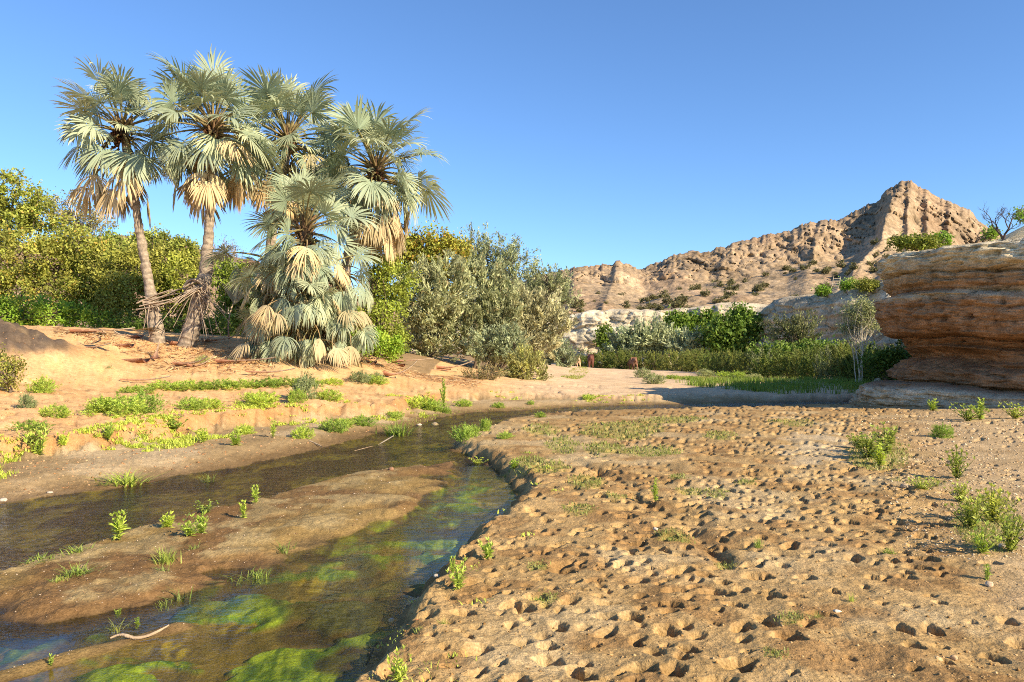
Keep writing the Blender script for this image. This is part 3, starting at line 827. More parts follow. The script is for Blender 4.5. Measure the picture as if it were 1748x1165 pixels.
# ------------------------------------------------------------------ trees and bushes
def leaf_quads(Cn, axis, L, Wd, rng):
    """diamond leaves: centre, long axis, length, width"""
    n = len(Cn)
    r = rng.normal(size=(n, 3)); v = np.cross(axis, r); v /= np.linalg.norm(v, axis=1)[:, None] + 1e-9
    L = np.broadcast_to(L, (n,))[:, None]; Wd = np.broadcast_to(Wd, (n,))[:, None]
    V = np.stack([Cn - axis * L / 2, Cn + v * Wd / 2 - axis * L * .05, Cn + axis * L / 2, Cn - v * Wd / 2 - axis * L * .05], 1).reshape(-1, 3)
    Q = np.arange(n * 4).reshape(n, 4)
    return V, Q

def unit(v): return v / (np.linalg.norm(v, axis=-1, keepdims=True) + 1e-9)

def crown_cloud(lobes, n_leaves, L, Wd, colr, seed, clump=.32, per=60, up=.35, shell=.5, colvar=.25, spray=False):
    """leaves in clumps through the volume of several lobes (centre, radii)"""
    rng = np.random.default_rng(seed)
    lobes = np.array(lobes, float)
    vol = (lobes[:, 3] * lobes[:, 4] * lobes[:, 5]) ** .72
    nc = max(12, n_leaves // per)
    which = rng.choice(len(lobes), nc, p=vol / vol.sum())
    d = unit(rng.normal(size=(nc, 3)))
    d[:, 1] -= .35 * rng.random(nc); d = unit(d)          # a few more towards the open side
    r = shell + (1 - shell) * rng.random(nc) ** .7
    wob = 1 + .35 * (fbm3(d[:, 0] * 2.2 + which, d[:, 1] * 2.2, d[:, 2] * 2.2, 2, seed) - .5) * 2
    Cc = lobes[which, :3] + d * (r * wob)[:, None] * lobes[which, 3:]
    m = rng.poisson(per, nc)
    ci = np.repeat(np.arange(nc), m)
    n = len(ci)
    cr = clump * rng.uniform(.55, 1.35, nc)
    off = rng.normal(size=(n, 3)) * .5
    if spray:
        sd_ = unit(d + np.array([0, 0, 1.1]) + rng.normal(size=(nc, 3)) * .35)
        tpos = rng.random(n) * 2 - .6
        off = off * .38 + sd_[ci] * tpos[:, None]
        axis = unit(sd_[ci] + rng.normal(size=(n, 3)) * .45)
    else:
        axis = unit(rng.normal(size=(n, 3)) + d[ci] * .5 + np.array([0, 0, up]))
    pos = Cc[ci] + off * cr[ci][:, None]
    V, Q = leaf_quads(pos, axis, L * rng.uniform(.6, 1.35, n), Wd * rng.uniform(.6, 1.3, n), rng)
    base = np.array(colr[0]); alt = np.array(colr[1])
    mixw = np.clip(rng.normal(.35, .35, nc), 0, 1)[ci]
    c = base * (1 - mixw[:, None]) + alt * mixw[:, None]
    c = c * (1 + colvar * rng.normal(size=(n, 1)) * .5) * (1 + .24 * np.clip(rng.normal(size=(nc, 1)), -1.6, 1.6))[ci]
    if len(colr) > 2:
        k = rng.random(n) < colr[2][3]
        c[k] = np.array(colr[2][:3])
    c = np.clip(c, .008, .8)
    return V, Q, np.repeat(c, 4, axis=0), Cc, d

def bend_path(a, b, n, amp, rng, sag=0):
    t = np.linspace(0, 1, n)[:, None]
    p = a * (1 - t) + b * t
    w = np.sin(t * math.pi)
    p = p + w * rng.normal(size=3) * amp + np.cumsum(rng.normal(size=(n, 3)), 0) * amp * .12 * w
    p[:, 2] -= sag * w[:, 0]
    return p

SOIL = {}
def tree(name, label, cat, d, lobes_px, n_leaves, L, Wd, colr, seed, base_px=None, group=None, clump=.32, per=60, spray=False,
         shell=.5, trunk_r=.14, bark=(.17, .13, .09), twigs=40, stems=3, depth_f=.75, up=.35, base_z=None):
    rng = np.random.default_rng(seed + 1)
    lob = []
    for (px, py, rx, ry) in lobes_px:
        dd = d + rng.uniform(-.6, .6)
        p = at(px, py, dd); k = dd / F
        lob.append([p[0], p[1], p[2], rx * k, (rx + ry) / 2 * k * depth_f, ry * k])
    lob = np.array(lob)
    bx = base_px if base_px else float(np.average([l[0] for l in lobes_px], weights=[l[2] for l in lobes_px]))
    X = (bx - CX) / F * d
    z0 = gz(X, d) if base_z is None else base_z
    base = np.array([X, d, z0 - .05])
    root = empty(name, base)
    V, Q, c, Cc, dr = crown_cloud(lob, n_leaves, L, Wd, colr, seed, clump, per, up, shell, spray=spray)
    me = mesh_np('crown', V - base, Q, c); me.materials.append(M_LEAF)
    link('crown', me, root)
    mb = MB()
    bc = np.array(bark)
    for s in range(stems):
        a = base + np.append(rng.normal(size=2) * .12 * stems * .4, -.1)
        l = lob[s % len(lob)]
        top = np.array([l[0], l[1], l[2] + l[5] * .3])
        p = bend_path(a, top, 9, .25, rng)
        r = np.linspace(trunk_r, trunk_r * .3, 9) * (1 if s == 0 else .75)
        r[0] *= 1.35
        v, f = tube_vf(p - base, r, 7); mb.add(v, f, bc)
        pk = rng.choice(len(Cc), max(2, twigs // stems))
        for j in pk:
            i = rng.integers(3, 9)
            q = bend_path(p[i], Cc[j], 6, .16, rng)
            v, f = tube_vf(q - base, np.linspace(r[i] * .55, .008, 6), 4); mb.add(v, f, bc * rng.uniform(.8, 1.2))
    link('trunk', mb.mesh('trunk', [M_BARK], True), root)
    return tag(root, label, cat, group)

GOLD = [(.42, .41, .08), (.32, .37, .065), (.50, .36, .07, .08)]
OLIVE = [(.36, .36, .06), (.44, .41, .09)]
GREEN = [(.12, .20, .028), (.20, .27, .04)]
BRIGHT = [(.22, .37, .035), (.33, .44, .05)]
DEEP = [(.12, .20, .03), (.19, .27, .045)]
TAMA = [(.40, .42, .205), (.49, .49, .25), (.46, .37, .18, .06)]
TAMG = [(.34, .38, .20), (.41, .45, .25)]
ORNG = [(.44, .39, .06), (.33, .37, .055), (.58, .34, .06, .14)]

# left thicket behind the palms
TL = 'thicket on the sand bank behind the palms'
tree('tree', 'tall golden leafy tree at the far left edge above the thicket', 'tree', 50, [(25, 335, 55, 40), (10, 375, 60, 45), (75, 375, 55, 35), (-60, 380, 60, 60)], 15000, 0.203, 0.124, [(.32, .37, .065), (.40, .41, .08), (.48, .34, .07, .05)], 1001, 20, TL, clump=.42)
tree('tree', 'thin brownish twiggy tree rising behind the golden bush', 'tree', 52, [(130, 365, 48, 32), (165, 390, 42, 28), (105, 350, 30, 22)], 4200, 0.156, 0.086, [(.45, .38, .16), (.38, .34, .14)], 1002, 120, TL, clump=.36, per=40, twigs=90, trunk_r=.11, bark=(.24, .19, .14))
tree('bush', 'wide golden yellow bush below the tall left-edge tree', 'bush', 47, [(40, 440, 95, 50), (120, 425, 60, 40), (60, 500, 110, 45), (170, 450, 45, 40)], 20000, 0.187, 0.117, GOLD, 1003, 60, TL, clump=.42)
tree('bush', 'brown-olive bush between the golden bush and the leaning palm', 'bush', 48, [(165, 470, 60, 50), (195, 430, 45, 35), (150, 520, 55, 35)], 12500, 0.172, 0.109, [(.34, .38, .075), (.28, .35, .06)], 1004, 170, TL, clump=.4)
tree('bush', 'bright green low bush on the sand rim above the ash heap', 'bush', 37.0, [(50, 540, 95, 30), (140, 545, 45, 26), (10, 550, 60, 28), (-70, 540, 70, 40)], 13500, 0.130, 0.081, BRIGHT, 1005, 50, TL, clump=.34, trunk_r=.08)
tree('bush', 'yellow-green rounded bush directly behind the leaning palm trunk', 'bush', 46, [(215, 480, 55, 55), (250, 460, 48, 45), (205, 535, 55, 35)], 13500, 0.172, 0.109, OLIVE, 1006, 220, TL, clump=.4)
tree('tree', 'green umbrella-crowned tree rising behind the two bare-trunked palms', 'tree', 54, [(262, 412, 38, 22), (300, 425, 42, 24), (240, 440, 38, 26), (325, 445, 28, 24)], 9500, 0.187, 0.124, [(.30, .35, .07), (.40, .40, .08)], 1007, 275, TL, clump=.42)
tree('bush', 'olive bush seen between the two bare palm trunks', 'bush', 47, [(305, 475, 42, 42), (290, 525, 45, 38), (330, 510, 30, 40)], 10500, 0.172, 0.109, [(.36, .37, .06), (.30, .35, .055)], 1008, 300, TL, clump=.38)
tree('bush', 'shaded deep green bush low behind the palm bases', 'bush', 38, [(215, 560, 40, 26), (300, 565, 60, 26), (370, 560, 40, 30)], 8000, 0.130, 0.081, DEEP, 1009, 290, TL, clump=.32, trunk_r=.08)
tree('bush', 'light green bush between the second palm and the skirted palm', 'bush', 45, [(390, 480, 34, 40), (400, 540, 36, 42), (425, 500, 30, 40)], 9500, 0.172, 0.109, [(.30, .36, .055), (.25, .33, .045)], 1010, 400, TL, clump=.36)
tree('tree', 'bare grey leafless tree on the skyline behind the palms', 'tree', 50, [(388, 430, 28, 28), (372, 440, 20, 20)], 900, 0.078, 0.037, [(.33, .29, .24), (.30, .27, .2)], 1011, 388, TL, clump=.4, per=20, twigs=220, trunk_r=.09, bark=(.36, .31, .27), stems=4)
tree('bush', 'small sunlit green shrub at the far left on the lower bank', 'bush', 20.5, [(0, 628, 34, 34), (-40, 630, 40, 40), (18, 648, 20, 18)], 6500, 0.072, 0.040, [(.24, .28, .05), (.32, .27, .06)], 1012, -5, None, clump=.2, trunk_r=.04)
# right of the palms
TR = 'thicket right of the palms'
tree('bush', 'lush green bush against the right side of the skirted palm', 'bush', 38, [(640, 445, 30, 36), (665, 490, 42, 50), (640, 545, 50, 45), (655, 585, 55, 26)], 14500, 0.143, 0.087, [(.27, .34, .05), (.36, .40, .065)], 1021, 650, TR, clump=.36)
tree('bush', 'low bright green creeper mound at the foot of the lush bush', 'bush', 33.5, [(620, 588, 48, 20), (660, 592, 30, 16), (580, 592, 25, 14)], 6500, 0.111, 0.068, BRIGHT, 1022, 620, TR, clump=.26, trunk_r=.05)
tree('tree', 'orange and yellow autumn-coloured tree right of the palm crowns', 'tree', 49, [(735, 418, 52, 24), (715, 455, 55, 45), (765, 445, 45, 38), (690, 430, 35, 30)], 13500, 0.203, 0.131, ORNG, 1023, 730, TR, clump=.46)
tree('tree', 'airy grey-green tree with loose feathery top against the sky', 'tree', 54, [(815, 418, 42, 20), (850, 430, 42, 26), (875, 455, 36, 30), (830, 465, 45, 35), (905, 485, 40, 24)], 8500, 0.234, 0.077, TAMG, 1024, 850, TR, clump=.55, per=45, twigs=110, spray=True, trunk_r=.2)
tree('tree', 'open branching tree leaning right towards the hill', 'tree', 52, [(935, 480, 36, 18), (945, 505, 40, 26), (915, 510, 35, 24)], 5000, 0.234, 0.077, [(.31, .35, .17), (.39, .39, .18)], 1025, 850, TR, clump=.55, per=40, twigs=80, spray=True, trunk_r=.16)
tree('tamarisk', 'dull olive feathery shrub right of the lush green bush', 'shrub', 45, [(725, 520, 45, 60), (760, 500, 45, 60), (735, 580, 45, 35)], 14500, 0.299, 0.093, TAMA, 1026, 735, TR, clump=.5, per=55, spray=True)
tree('tamarisk', 'tall olive feathery shrub in the middle of the right thicket', 'shrub', 46.5, [(815, 505, 50, 60), (800, 560, 55, 50), (850, 540, 40, 55)], 16500, 0.299, 0.093, TAMA, 1027, 810, TR, clump=.5, per=55, spray=True)
tree('tamarisk', 'wide pale feathery shrub at the right end of the thicket', 'shrub', 47.5, [(890, 545, 50, 45), (925, 560, 42, 50), (880, 590, 45, 35)], 15000, 0.299, 0.093, [(.42, .40, .21), (.50, .46, .25)], 1028, 900, TR, clump=.5, per=55, spray=True)
tree('tamarisk', 'silvery grey-green feathery shrub at the front of the thicket', 'shrub', 43.5, [(835, 595, 42, 28), (870, 590, 30, 30)], 7500, 0.195, 0.062, TAMG, 1029, 848, TR, clump=.38, per=55, spray=True, trunk_r=.08)
tree('tamarisk', 'yellow-green shrub spilling down the bank in front of the thicket', 'shrub', 40, [(895, 620, 28, 26), (905, 638, 34, 18), (885, 640, 22, 16)], 6000, 0.156, 0.054, [(.37, .38, .11), (.43, .42, .17)], 1030, 897, TR, clump=.32, per=50, spray=True, trunk_r=.05)
tree('tamarisk', 'grey-green shrub beside the pale grazing cow', 'shrub', 64, [(955, 605, 22, 22), (968, 615, 20, 16), (940, 600, 25, 35)], 4500, 0.260, 0.093, TAMG, 1031, 955, TR, clump=.45, per=45, spray=True, trunk_r=.08)
tree('bush', 'dry flattened brush pile on the sand in front of the thicket', 'bush', 37, [(818, 645, 30, 8), (838, 640, 20, 8)], 1800, 0.130, 0.037, [(.34, .27, .12), (.26, .24, .10)], 1032, 820, None, clump=.28, per=30, spray=True, trunk_r=.03, twigs=60, bark=(.26, .19, .12))
# far side of the riverbed
FB = 'bushes at the foot of the far cliffs'
tree('bush', 'small green bush standing against the pale far cliff', 'bush', 97, [(1033, 575, 13, 16), (1045, 592, 16, 12)], 3000, 0.390, 0.248, [(.17, .24, .03), (.22, .28, .04)], 1041, 1038, FB, clump=.7, per=30)
tree('tamarisk', 'grey-green shrub left in the row below the pale cliff', 'shrub', 90, [(1065, 592, 26, 20), (1085, 582, 20, 20)], 4500, 0.468, 0.171, TAMG, 1042, 1070, FB, clump=.75, per=40, spray=True)
tree('tamarisk', 'tallest grey-green shrub below the pale cliff', 'shrub', 90, [(1115, 580, 24, 25), (1105, 595, 30, 16), (1138, 590, 20, 16)], 5200, 0.468, 0.171, TAMG, 1043, 1115, FB, clump=.75, per=40, spray=True)
tree('tamarisk', 'grey-green shrub under the vine-covered cliff gap', 'shrub', 86, [(1175, 590, 30, 20), (1200, 596, 24, 14)], 4500, 0.468, 0.171, TAMG, 1044, 1180, FB, clump=.7, per=40, spray=True)
tree('bush', 'bright green creeper bush hanging on the pale cliff face', 'bush', 95, [(1155, 558, 22, 18), (1180, 560, 20, 22), (1205, 548, 16, 14)], 5200, 0.416, 0.273, [(.15, .24, .025), (.22, .30, .035)], 1045, 1165, FB, clump=.8, per=36)
tree('bush', 'large dark green bush filling the gap between the two far cliffs', 'bush', 84, [(1262, 545, 28, 18), (1245, 570, 34, 32), (1280, 560, 24, 30), (1225, 575, 24, 30), (1250, 600, 45, 20)], 9500, 0.416, 0.273, [(.14, .23, .03), (.22, .31, .045)], 1046, 1250, FB, clump=.8, per=36)
tree('bush', 'thin olive shrub in the shade of the fluted cliff', 'bush', 62, [(1345, 575, 34, 26), (1370, 570, 28, 26)], 3600, 0.260, 0.099, [(.16, .18, .07), (.20, .20, .08)], 1047, 1355, FB, clump=.6, per=30, spray=True, twigs=70)
tree('bush', 'dark green bush at the foot of the fluted cliff', 'bush', 60, [(1320, 605, 40, 16), (1400, 605, 60, 20), (1455, 610, 40, 18)], 7000, 0.260, 0.162, DEEP, 1048, 1390, FB, clump=.55, per=40)
tree('bush', 'shaded green bush tucked beside the big cliff corner', 'bush', 40, [(1535, 615, 26, 24), (1555, 635, 25, 24), (1500, 620, 25, 22)], 7000, 0.156, 0.087, [(.11, .18, .025), (.17, .24, .035)], 1049, 1535, FB, clump=.35, per=45)
# shrubs on the cliff tops
CT = 'shrubs growing on the cliff tops'
def top_bush(label, px, py, rx, ry, d, seed, colr=BRIGHT, n=2600):
    zt = CAM_H + (HZ - (py + ry)) / F * d
    k = d / 50
    tree('bush', label, 'bush', d, [(px, py, rx, ry), (px + rx * .5, py + ry * .2, rx * .6, ry * .8)], n, .12 * k + .04, .06 * k + .03, colr, seed, px, CT, clump=.25 * k + .08, per=36, trunk_r=.03, twigs=16, base_z=zt)
top_bush('long yellow-green shrub on top of the big cliff below the summit', 1560, 414, 40, 4, 31, 1061, [(.27, .29, .04), (.22, .28, .03)], 4200)
top_bush('green shrub on the big cliff top next to the yellow-green one', 1605, 410, 12, 4, 31, 1062, BRIGHT, 1800)
top_bush('green bush beside the leafless tree on the big cliff', 1690, 398, 7, 4, 27.5, 1063, BRIGHT, 500)
top_bush('green bush on the earth mound at the right edge', 1742, 367, 7, 4, 28, 1064, BRIGHT, 500)
top_bush('yellow-green shrub on the fluted cliff top nearest the big cliff', 1478, 487, 18, 6, 74, 1065, [(.28, .29, .05), (.24, .27, .04)])
top_bush('green shrub on the fluted cliff top beside the wooden ladder', 1450, 488, 16, 6, 75.5, 1066)
top_bush('small green shrub on the fluted cliff top left of the ladder', 1405, 499, 10, 4, 78, 1067, BRIGHT, 1500)

# dense waist-high thicket along the stream under the cliffs: one plant built per kind, copied along the bank
def row_mesh(seed, colr, L, Wd, tall=1.0):
    rng = np.random.default_rng(seed)
    lob = [(0, 0, .62 * tall, .62, .6, .62 * tall), (.55, .1, .5, .5, .5, .5), (-.55, -.05, .52, .5, .5, .5), (.05, -.45, .4, .6, .35, .42)]
    V, Q, c, Cc, d = crown_cloud(lob, 5200, L, Wd, colr, seed, .17, 42, 1.0, .55, spray=True)
    V[:, 2] = np.maximum(V[:, 2], 0)
    me = mesh_np('foliage', V, Q, c); me.materials.append(M_LEAF)
    mb = MB()
    for i in range(16):
        j = rng.integers(len(Cc))
        p = bend_path(np.array([rng.normal() * .15, rng.normal() * .12, -.05]), Cc[j], 5, .06, rng)
        v, f = tube_vf(p, np.linspace(.018, .005, 5), 4); mb.add(v, f, (.16, .12, .07))
    return me, mb.mesh('stem', [M_BARK])
ROWS = [row_mesh(2001, [(.15, .20, .035), (.22, .25, .05)], .10, .035), row_mesh(2002, [(.19, .23, .045), (.26, .26, .06)], .10, .03, 1.1), row_mesh(2003, [(.22, .25, .10), (.28, .29, .13)], .09, .028)]
rr = np.random.default_rng(33)
_u = 'first second third fourth fifth sixth seventh eighth ninth tenth eleventh twelfth thirteenth fourteenth fifteenth sixteenth seventeenth eighteenth nineteenth twentieth'.split()
ORD = _u + ['twenty-' + w for w in _u[:9]]
row_pts = []
for px in np.arange(1004, 1572, 23):
    py = np.interp(px, [1000, 1060, 1120, 1180, 1250, 1330, 1420, 1500, 1570], [631, 632, 633, 636, 640, 645, 650, 654, 655])
    row_pts.append((px + rr.uniform(-6, 6), py, 0))
for px in np.arange(1190, 1560, 34):
    py = np.interp(px, [1180, 1250, 1330, 1420, 1500, 1570], [634, 637, 641, 644, 646, 647])
    row_pts.append((px + rr.uniform(-6, 6), py, 1))
n_front = sum(1 for r in row_pts if not r[2])
for i, (px, py, back) in enumerate(row_pts):
    p = on(px, py, .14); d = p[1]
    p[2] = gz(p[0], p[1]) - .05
    h = (py - np.interp(px, [1000, 1100, 1200, 1300, 1400, 1480, 1530, 1570], [603, 598, 602, 598, 592, 590, 592, 590])) * d / F * rr.uniform(.88, 1.08) + back * .15
    w = 24 * d / F * rr.uniform(.9, 1.25) * (1.15 if d > 60 else 1.35)
    k = 2 if (i % 5 == 3 and px > 1240 and not back) else int(rr.integers(0, 2))
    r = empty('riverside_shrub', p); r.rotation_euler = (0, 0, rr.uniform(0, 6.28)); r.scale = (w, w, max(h, .5) / 1.25)
    link('foliage', ROWS[k][0], r); link('stem', ROWS[k][1], r)
    tag(r, '%s shrub from the left in the %s dense green row below the cliffs' % (ORD[i if not back else i - n_front], 'rear' if back else 'front'), 'shrub', 'dense shrub row along the stream')

# ------------------------------------------------------------------ palms
def frond_mesh(e0, pet, droop, R, span, grav, dry, seed, nseg=36, fold=.17, rag=.0, cup=None, tone=0.0):
    rng = np.random.default_rng(seed); st = MB()
    if cup is None: cup = rng.uniform(.05, .5)
    splits = {int(k): rng.normal() * .055 for k in rng.integers(2, nseg - 2, 6)}
    twist = 0.0
    mb = MB()
    el = math.radians(e0)
    P = [np.zeros(3)]; n = 7
    yaw = rng.normal() * .10
    for i in range(n):
        e = el - math.radians(droop) * ((i + .5) / n) ** 1.5
        P.append(P[-1] + np.array([math.cos(e), yaw * (i / n), math.sin(e)]) * pet / n)
    P = np.array(P)
    pc = np.array([.36, .25, .12]) if dry else np.array([.22, .20, .075])
    v, f = tube_vf(P, np.linspace(.050, .018, n + 1), 5)
    cc = np.repeat(np.linspace(0, 1, n + 1), 5)[:, None]
    st.add(v, f, np.array([.25, .18, .08]) * (1 - cc) + pc * cc)
    e1 = el - math.radians(droop) * 1.05
    fwd = np.array([math.cos(e1), yaw, math.sin(e1)]); fwd /= np.linalg.norm(fwd)
    side = np.array([-fwd[1], fwd[0], 0]); side /= np.linalg.norm(side)
    nrm = np.cross(fwd, side)
    if nrm[2] < 0: nrm = -nrm
    roll = rng.normal() * (.22 if dry else .55)
    side, nrm = side * math.cos(roll) + nrm * math.sin(roll), nrm * math.cos(roll) - side * math.sin(roll)
    K = 6
    sp = math.radians(span)
    da = sp / (nseg - 1)
    tip = P[-1]
    lean = rng.normal() * .15
    for i in range(nseg):
        twist = twist * .93 + splits.get(i, 0.0)
        a = -sp / 2 + da * i + twist
        if rng.random() < (rag if dry else .05): continue
        dirn = math.cos(a) * fwd + math.sin(a) * side
        dirn = dirn + nrm * cup * (abs(math.sin(a)) ** 1.2) * (1 if not dry else .4)
        dirn /= np.linalg.norm(dirn)
        Ls = R * (.80 + .20 * math.cos(a * .9)) * rng.uniform(.9, 1.06)
        g = grav * rng.uniform(.6, 1.5) + (.8 if rng.random() < .07 else 0)
        aj = rng.normal() * .08
        pts = [tip + dirn * .03]; ws = [0.012]; dd = dirn.copy(); ds = [dd.copy()]
        for k in range(1, K + 1):
            t = k / K
            dd = dirn + np.array([0, 0, -1.0]) * g * t ** 1.8 + side * aj * t * 2 + nrm * (-.25 * t * t) * (1 if not dry else 0)
            dd /= np.linalg.norm(dd)
            pts.append(pts[-1] + dd * Ls / K); ds.append(dd)
            r = t * Ls
            full = math.tan(da / 2) * r * 1.04
            ws.append(full if t < .6 else max(.002, math.tan(da / 2) * .6 * Ls * (1 - ((t - .5) / .5) ** 1.5)))
        pts = np.array(pts); ds = np.array(ds); ws = np.array(ws)
        wv = np.cross(nrm[None], ds); wv /= np.linalg.norm(wv, axis=1)[:, None] + 1e-9
        nn = np.cross(ds, wv)
        Lft = pts + wv * ws[:, None] - nn * (ws * fold * 2)[:, None]
        Rgt = pts - wv * ws[:, None] - nn * (ws * fold * 2)[:, None]
        V = np.stack([Lft, pts, Rgt], 1).reshape(-1, 3)
        Fc = []
        for k in range(K):
            b = k * 3
            Fc += [[b, b + 1, b + 4, b + 3], [b + 1, b + 2, b + 5, b + 4]]
        t = np.repeat(np.linspace(0, 1, K + 1), 3)[:, None]
        j = rng.uniform(.86, 1.14)
        if dry:
            c = np.array([.58, .47, .27]) * j * (1 - t * .2) + np.array([.36, .22, .10]) * t * .3
        else:
            old = min(1.0, rng.random() ** 2 + tone)
            c = (np.array([.345, .41, .27]) * (1 - t) + np.array([.42, .46, .29]) * t) * j
            yel = np.clip((t - .62) * 2.2, 0, 1) * (.55 + .3 * tone) * old
            c = c * (1 - yel) + np.array([.52, .42, .17]) * yel
        mb.add(V, Fc, c)
    return mb.mesh('frond', [M_DRY if dry else M_PALM]), st.mesh('leaf_stalk', [M_BARK])

GREENF, DRYF = {}, {}
for e0 in (82, 62, 42, 22, 2, -22):
    GREENF[e0] = [frond_mesh(e0 + q * 4 - 8, 1.15 + .10 * q, 12 + max(0, 16 - e0 * .25), .98 + .05 * q, 260 if e0 > 0 else 225, .10 + .07 * q + (.2 if e0 < 30 else 0) + (.4 if e0 < 0 else 0), False, 3000 + e0 + q * 7) for q in range(6)]
HANGF = [frond_mesh(12 - 9 * q, 1.0 + .1 * q, 62, 1.05, 200, 1.5 + .3 * q, False, 3200 + q, fold=.4, tone=.04 * q) for q in range(6)]
for e0 in (5, -30, -60):
    DRYF[e0] = [frond_mesh(e0 + q * 5, 1.45, 55 if e0 > -40 else 25, 1.12, 170, 2.2, True, 3300 + e0 + q * 7, 30, .45, .12) for q in range(3)]

def place_frond(root, me, p, phi, s, rng, tilt=.08):
    o = link('frond', me[0], root)
    link('leaf_stalk', me[1], o)
    o.location = [float(v) for v in p]
    o.rotation_euler = (rng.normal() * tilt, rng.normal() * tilt, phi)
    o.scale = (s, s, s)
    return o

def palm_trunk(root, pts, rad, rng, col_, sides=12, n=110, rough=.10):
    Pp, u = resample(pts, n)
    R = np.interp(np.linspace(0, 1, n), np.linspace(0, 1, len(rad)), rad)
    R = R * (1 + .045 * np.sin(u * 26 + 3 * n2(u * 2, u * 0, 4)) + rough * (rng.random(n) - .5))
    V, Fc = tube_vf(Pp, R, sides)
    th = np.tile(np.arange(sides), n)
    V += (n3(V[:, 0] * 6, V[:, 1] * 6, V[:, 2] * 5, 5)[:, None] - .5) * .06
    ring = np.repeat(sm(.35, .75, .5 + .5 * np.sin(u * 26 + 3 * n2(u * 2, u * 0, 4))), sides)
    c = np.array(col_)[None] * ((.68 + .4 * n3(V[:, 0] * 3, V[:, 1] * 3, V[:, 2] * 7, 6)) * (.72 + .4 * ring))[:, None]
    me = mesh_np('trunk', V, Fc, c, True); me.materials.append(M_PALMBARK)
    link('trunk', me, root)

def crown(root, c, rng, n, scale, emin=-25, emax=85, dry=8, spread=.12, skip=None, hang=0):
    ga = 2.39996
    ph0 = rng.uniform(0, 6.28)
    for i in range(n):
        e = emax - (emax - emin) * ((i + .5) / n) ** 1.1 + rng.normal() * 5
        key = min(GREENF, key=lambda k: abs(k - e))
        phi = ph0 + i * ga + rng.normal() * .15
        hgt = (e - 20) / 90 * .45
        p = c + np.array([math.cos(phi) * spread, math.sin(phi) * spread, hgt])
        place_frond(root, GREENF[key][rng.integers(6)], p, phi, scale * rng.uniform(.78, 1.2) * (.78 if e > 68 else 1.0), rng, .14)
    for i in range(hang):
        phi = ph0 + 1 + i * ga + rng.normal() * .2
        p = c + np.array([math.cos(phi) * spread, math.sin(phi) * spread, -.35 - .3 * rng.random()])
        place_frond(root, HANGF[rng.integers(6)], p, phi, scale * rng.uniform(.9, 1.1), rng)
    for i in range(dry):
        phi = ph0 + .7 + i * ga + rng.normal() * .2
        key = [5, -30, -60][int(rng.integers(3))]
        p = c + np.array([math.cos(phi) * spread * 1.3, math.sin(phi) * spread * 1.3, -.4 - 1.0 * rng.random()])
        o = place_frond(root, DRYF[key][rng.integers(3)], p, phi, scale * rng.uniform(.9, 1.12), rng)
        if i == 0: o['label'] = 'dry straw-coloured hanging frond'

def ico(r, c, rng, sq=1.0, jit=.0):
    t = (1 + 5 ** .5) / 2
    V = np.array([(-1, t, 0), (1, t, 0), (-1, -t, 0), (1, -t, 0), (0, -1, t), (0, 1, t), (0, -1, -t), (0, 1, -t), (t, 0, -1), (t, 0, 1), (-t, 0, -1), (-t, 0, 1)], float)
    V /= np.linalg.norm(V[0])
    V = V * (1 + jit * rng.normal(size=(12, 1)))
    V = V * np.array([r, r, r * sq]) + c
    Fc = np.array([(0, 11, 5), (0, 5, 1), (0, 1, 7), (0, 7, 10), (0, 10, 11), (1, 5, 9), (5, 11, 4), (11, 10, 2), (10, 7, 6), (7, 1, 8), (3, 9, 4), (3, 4, 2), (3, 2, 6), (3, 6, 8), (3, 8, 9), (4, 9, 5), (2, 4, 11), (6, 2, 10), (8, 6, 7), (9, 8, 1)])
    return V, Fc

def fruit(root, c, phi, rng):
    mb = MB()
    out = np.array([math.cos(phi), math.sin(phi), 0])
    for i in range(46):
        t = rng.random()
        p = c + out * (.25 + .25 * t) + np.array([0, 0, -.1 - .75 * t]) + rng.normal(size=3) * .10
        V, Fc = ico(.05 * rng.uniform(.8, 1.2), p, rng)
        mb.add(V, Fc, np.array([.075, .032, .016]) * rng.uniform(.7, 1.4))
    link('fruit_cluster', mb.mesh('fruit_cluster', [M_STONE], True), root)['kind'] = 'stuff'

def boots(root, c, rng, n=22, r=.2, h=.9):
    """old leaf bases round the top of the stem"""
    mb = MB()
    for i in range(n):
        phi = i * 2.4; z = -h * (i / n) + .25
        o = np.array([math.cos(phi), math.sin(phi), 0])
        a = c + o * r + np.array([0, 0, z]); b = a + o * .26 + np.array([0, 0, .34])
        v, f = tube_vf(np.array([a - np.array([0, 0, .12]), (a + b) / 2 - o * .02, b]), [.075, .055, .03], 5)
        mb.add(v, f, np.array([.20, .12, .06]) * rng.uniform(.6, 1.2))
    link('leaf_bases', mb.mesh('leaf_bases', [M_BARK]), root)

def dead_petioles(root, rng, items):
    """old leaf stalks caught round the trunk, in scene coordinates relative to the root"""
    for a, b, sag, r in items:
        p = bend_path(np.array(a), np.array(b), 8, .08, rng, sag)
        v, f = tube_vf(p, np.linspace(r, r * .5, 8), 5)
        me = mesh_np('dead_stalk', v, f, np.tile(np.array([.40, .31, .22]) * rng.uniform(.65, 1.2), (len(v), 1)))
        me.materials.append(M_BARK)
        link('dead_stalk', me, root)

